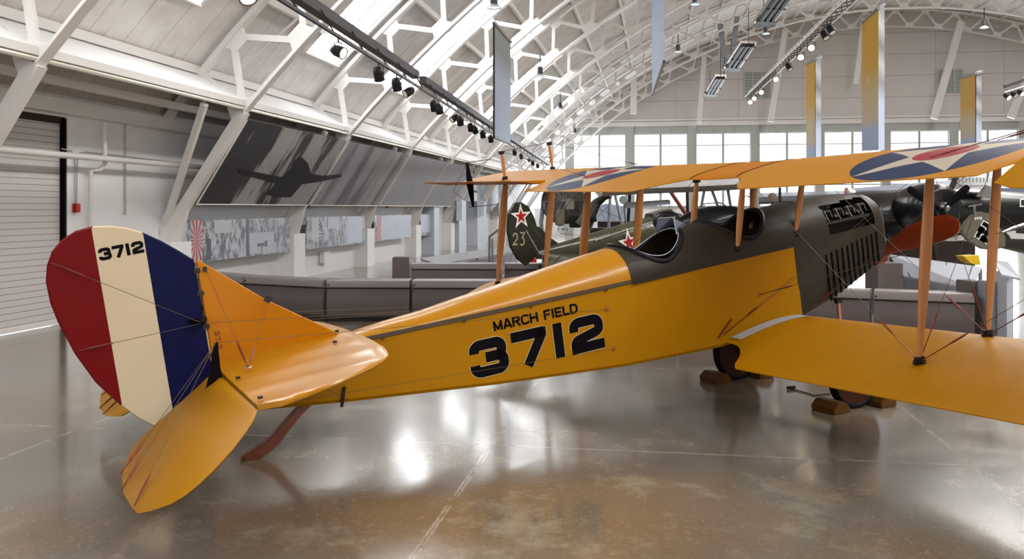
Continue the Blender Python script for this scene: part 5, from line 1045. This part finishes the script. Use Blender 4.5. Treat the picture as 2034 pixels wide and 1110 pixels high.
# lattice truss with lamps on the right
B1, B2 = on_z(1487, 192, 8.6), on_z(1692, -2, 8.6); tt = empty('lighting_truss', B1, 'white triangular lattice truss with glowing lamps hanging by the far gable', 'lighting truss')
bd = (B2-B1); Lb = bd.length; du = bd.normalized(); dn_ = du.cross(V((0, 0, 1))).normalized()
cor = [V((0, 0, .28)), dn_*.2, -dn_*.2]
for i, c in enumerate(cor): MB().tube([c, bd+c], .035, 6).build('chord', white, parent=tt, smooth=True)
b = MB(); N = 34
for k_ in range(N):
    for i in range(3): b.tube([bd*(k_/N)+cor[i], bd*((k_+1)/N)+cor[(i+1) % 3]], .018, 4)
b.build('lattice', mat('lattice_dark', (.10, .09, .09), .5), parent=tt)
for i, (px, py, on) in enumerate(((1490, 190, 1), (1498, 178, 1), (1512, 166, 1), (1541, 140, 1), (1567, 118, 0), (1590, 97, 1), (1611, 78, 1), (1638, 52, 0), (1650, 40, 0))):
    lo, hi = 0., 1.
    for _ in range(30):
        m_ = (lo+hi)/2; q = B1.lerp(B2, m_)
        if CX+FPX*q.x/q.y < px: lo = m_
        else: hi = m_
    q = B1.lerp(B2, lo); spotlight(q+V((0, 0, -.02)), 'lamp %s on the right lattice truss, %s from its lower end' % ('glowing warm white' if on else 'dark', ('first', 'second', 'third', 'fourth', 'fifth', 'sixth', 'seventh', 'eighth', 'ninth')[i]), (-.2, -.9, -.35) if on else (.3, -.5, -.8), 'lamps on the lattice truss', lit=bool(on), sc=1.35)
tr2 = empty('lighting_bar', on_y(1995, 172, 34), 'short dark lamp bar at the right edge of the view', 'lighting track'); c1 = V(tr2.location); MB().beam((0, 0, 0), on_y(2060, 150, 34)-c1, .12, .12).build('bar', track_m, parent=tr2); MB().tube([on_y(1996, 184, 34)-c1, on_y(2060, 164, 34)-c1], .04, 6).build('pipe', alum, parent=tr2)
for px, py, od in ((2000, 178, 'leftmost'), (2014, 174, 'middle'), (2027, 170, 'rightmost')): spotlight(on_y(px, py, 34), 'black lamp, %s on the short bar at the right edge' % od, (.3, -.8, -.6), 'lamps on the right bar', lit=od != 'middle', sc=1.0)
# pendant lamps
for (px, py, w_, Y, lb) in ((981, 16, 30, 22, 'pendant lamp at the top above the grey hanging banner'), (1073, 152, 20, 32, 'pendant lamp on the roof truss right of the grey banner'), (1113, 218, 15, 42, 'pendant lamp below and right of another, near the far corner'), (1347, 104, 16, 40, 'pendant lamp between the white banner and the radiant heaters'), (1380, 10, 19, 30, 'pendant lamp at the top edge right of the white banner'), (1142, 266, 11, 56, 'smallest pendant lamp just above the far windows'), (1521, 68, 16, 40, 'pendant lamp right below the uppermost radiant heater'), (1955, 56, 18, 40, 'pendant lamp high up near the right edge'), (1439, 140, 12, 52, 'pendant lamp at the lower end of the middle radiant heater'), (1438, 158, 11, 56, 'pendant lamp just below another by the heaters')):
    p = on_y(px, py, Y); r_ = w_*Y/FPX/2; t = empty('pendant_lamp', p, 'grey '+lb, 'pendant lamp', 'high bay pendant lamps')
    MB().lathe([(0, r_), (.10*r_, r_*.98), (.45*r_, r_*.55), (.5*r_, .5*r_)], (0, 0, 0), (0, 0, 1), 20, caps=False).build('shade', palep, parent=t, smooth=True)
    MB().lathe([(.45*r_, .52*r_), (1.9*r_, .52*r_), (1.95*r_, .3*r_)], (0, 0, 0), (0, 0, 1), 16).build('housing', mat('lamp_housing', (.06, .06, .06), .5), parent=t, smooth=True, ang=40)
    MB().lathe([(.02, r_*.92), (.03, r_*.92)], (0, 0, 0), (0, 0, 1), 20).build('diffuser', mat('pendant_glow', (.8, .95, 1.), .4, emit=(.75, .95, 1.), estr=1.5), parent=t); MB().tube([(0, 0, 1.9*r_), (0, 0, 4.5*r_)], .02, 5).build('stem', steel, parent=t)
# radiant heaters
hdark = mat('heater_dark', (.02, .015, .02), .5); hrefl = mat('heater_reflector', (.42, .37, .36), .25, .6)
for (q0, q1, q2, q3, lb) in (((1497, 46), (1537, 47), (1590, -30), (1552, -30), 'uppermost dark radiant heater, cut by the top edge'), ((1437, 136), (1468, 138), (1503, 87), (1470, 86), 'middle radiant heater with glowing reflector strips'), ((1398, 188), (1422, 189), (1443, 152), (1420, 152), 'lowest and farthest radiant heater')):
    z = 9.4; P = [on_z(*q_, z) for q_ in (q0, q1, q2, q3)]; C0 = sum(P, V((0, 0, 0)))/4; t = empty('radiant_heater', C0, lb, 'heater', 'radiant heaters')
    MB().plate([p_-C0 for p_ in P], (0, 0, .12)).build('housing', hrefl, parent=t)
    for k_ in (.22, .5, .78):
        a_ = P[0].lerp(P[1], k_)-C0+V((0, 0, -.06)); c_ = P[3].lerp(P[2], k_)-C0+V((0, 0, -.06)); MB().tube([a_, c_], .09, 8).build('burner_tube', hdark, parent=t, smooth=True)
    for k_ in (.03, .5, .97): MB().beam(P[0].lerp(P[3], k_)-C0+V((0, 0, -.12)), P[1].lerp(P[2], k_)-C0+V((0, 0, -.12)), .12 if k_ != .5 else .06, .05).build('cross_bar', hdark, parent=t)
    MB().plate([P[0]-C0+V((0, 0, -.14)), P[1]-C0+V((0, 0, -.14)), P[1].lerp(P[2], .16)-C0+V((0, 0, -.14)), P[0].lerp(P[3], .16)-C0+V((0, 0, -.14))], (0, 0, .03)).build('end_cover', hdark, parent=t)
    for p_ in (P[0].lerp(P[1], .5), P[3].lerp(P[2], .5)): MB().tube([p_-C0, p_-C0+V((0, 0, 1.6))], .015, 4).build('chain', steel, parent=t)
# V strut hangers of the heater duct, wind braces of the gable
for (x0, y0, x1, y1, s_, w_, m_, lb) in ((1262, -20, 1258, 226, 48., .42, white, 'thick white post hanging down behind the white banner'), (1424, -10, 1440, 128, 44, .34, palep, 'grey duct dropping toward the middle heater'), (1469, -10, 1457, 95, 44, .30, palep, 'grey duct right of the dropping duct'), (1403, 60, 1389, 244, 54, .34, white, 'white slanting brace meeting the window header left of centre'), (1560, 60, 1531, 242, 54, .40, white, 'white slanting brace by the lamps of the lattice truss'), (1719, 20, 1700, 165, 54, .34, white, 'white slanting brace partly behind the tallest yellow banner'), (1914, 26, 1855, 236, 54, .46, white, 'white slanting brace crossing the right gable vent'), (2050, 130, 2008, 234, 54, .46, white, 'white slanting brace near the right edge')):
    a_, c_ = on_s(x0, y0, s_), on_s(x1, y1, s_)
    while (lambda q: q.z > az(q.y)-.75)(HM.inverted() @ a_): a_ = a_.lerp(c_, .04)
    t = MB().beam(a_, c_, w_, w_*.6, HA).build('wind_brace', m_); tag(t, lb, 'brace', 'gable braces')
# hanging banners
def cloth(name, m, P, th_=.03, par=None, sub=10): return MB().plate(P, V(th_) if isinstance(th_, V) else (0, th_, 0)).build(name, m, parent=par)
def grad_mat(name, stops, zmin, zmax, rough=.6):
    m = mat(name, (.5, .5, .5), rough); nt, bs = nodes(m); tc, xyz = objxyz(nt); mr = nt.nodes.new('ShaderNodeMapRange'); nt.links.new(xyz[2], mr.inputs[0]); mr.inputs[1].default_value = zmin; mr.inputs[2].default_value = zmax
    cr = nt.nodes.new('ShaderNodeValToRGB'); nt.links.new(mr.outputs[0], cr.inputs[0]); e = cr.color_ramp.elements
    e[0].position = stops[0][0]; e[0].color = (*stops[0][1], 1); e[1].position = stops[-1][0]; e[1].color = (*stops[-1][1], 1)
    for p_, c_ in stops[1:-1]: x = e.new(p_); x.color = (*c_, 1)
    n = noise(nt, tc.outputs['Object'], 1.5, 5); nt.links.new(mixc(nt, mth(nt, 'MULTIPLY', n, .12), cr.outputs[0], (.30, .30, .33)), bs.inputs['Base Color']); return m
P = [on_y(981, 272, 24), on_y(1014, 286, 26.8), on_y(1014, 84, 26.8), on_y(981, 45, 24)]
gb = grad_mat('grey_blue_banner', [(0, (.42, .48, .66)), (.55, (.34, .38, .48)), (.8, (.19, .20, .20)), (1, (.22, .22, .21))], 3.9, 6.9)
t = cloth('hanging_banner', gb, P, .05); tag(t, 'tall grey-blue banner hanging over the biplane tail', 'banner', 'hanging banners'); MB().beam(P[3], P[2], .08, .08).build('banner_rod', alum, parent=t); MB().beam(P[0], P[1], .06, .06).build('banner_rod', canm, parent=t); MB().tube([P[0], P[3]], .03, 5).build('banner_edge', canm, parent=t)
P = [on_y(1296, 188, 24), on_y(1319, 122, 19), on_y(1320, -30, 19), on_y(1295, -30, 24)]; t = cloth('hanging_banner', mat('white_blue_banner', (.20, .24, .34), .5, var=.08, scale=1), P, .04); tag(t, 'pale blue-white banner hanging from the top edge, pointed at its foot', 'banner', 'hanging banners'); MB().beam(P[0], P[1], .05, .05).build('banner_rod', steel, parent=t)
yb = (.66, .37, .035); yp = (.60, .50, .38)
def vbanner(xl, xm, xr, ytl, ytm, ytr, yb_, Y, lb, text=None, ybt=0):
    Pm = on_y(xm, ytm, Y); t = empty('yellow_banner', V((Pm.x, Pm.y, on_y(xm, yb_, Y).z)), lb, 'banner', 'yellow banners'); o_ = V(t.location)
    z0, z1 = on_y(xm, yb_, Y).z, Pm.z; zz0, zz1 = 0, z1-z0
    front = grad_mat('yellow_banner_face_%d' % xl, [(0, (.40, .48, .66)), (.16, (.42, .50, .68)), (.22, yp), (.42, (.62, .48, .26)), (.6, yb), (1, yb)], zz0, zz1)
    side = grad_mat('grey_banner_face_%d' % xl, [(0, (.44, .50, .66)), (.35, (.40, .46, .60)), (.5, (.18, .18, .20)), (.62, (.40, .42, .42)), (.75, (.12, .11, .13)), (.9, (.36, .38, .38)), (1, (.20, .20, .22))], zz0, zz1)
    Yb = Y+1.2
    MB().plate([on_y(xl, yb_+2, Yb)-o_, on_y(xm, yb_, Y)-o_, on_y(xm, ytm, Y)-o_, on_y(xl, ytl, Yb)-o_], (0, .05, 0)).build('front_face', front, parent=t)
    MB().plate([on_y(xm, yb_, Y)-o_, on_y(xr, yb_, Yb)-o_, on_y(xr, ytr, Yb)-o_, on_y(xm, ytm, Y)-o_], (0, .05, 0)).build('picture_face', side, parent=t)
    for a_, c_ in ((on_y(xl, ytl, Yb), on_y(xm, ytm, Y)), (on_y(xm, ytm, Y), on_y(xr, ytr, Yb))): MB().beam(a_-o_, c_-o_, .08, .08).build('top_rod', palep, parent=t)
    if text:
        ex = (on_y(xm, 200, Y)-on_y(xl, 200, Yb)).normalized()
        for (tx, x0, y0, hh) in text:
            q = pick(x0, y0, on_y(xl, 200, Yb), V((ex.y, -ex.x, 0))); b = MB(); lettering(b, tx, q-o_+V((0, -.02, 0)), (ex.x, ex.y, .16), (0, 0, 1), hh*Y/FPX, .16, .06, .62); b.build('lettering', mat('faint_lettering', (.70, .52, .30), .5), parent=t)
    return t
vbanner(1602, 1620, 1631, 128, 118, 112, 330, 34, 'left yellow and blue-white banner, shortest of the three', [('AS', 1604, 204, 12), ('US', 1604, 216, 10)])
vbanner(1713, 1745, 1757, 45, 16, 8, 298, 30, 'tallest yellow banner in front of the far gable', [('UNIT', 1719, 168, 10)])
vbanner(1909, 1939, 1950, 155, 146, 142, 300, 30, 'right yellow banner with three faint lines of text', [('AND', 1914, 193, 9), ('UNDE', 1914, 208, 10), ('FIRES', 1914, 221, 9)])
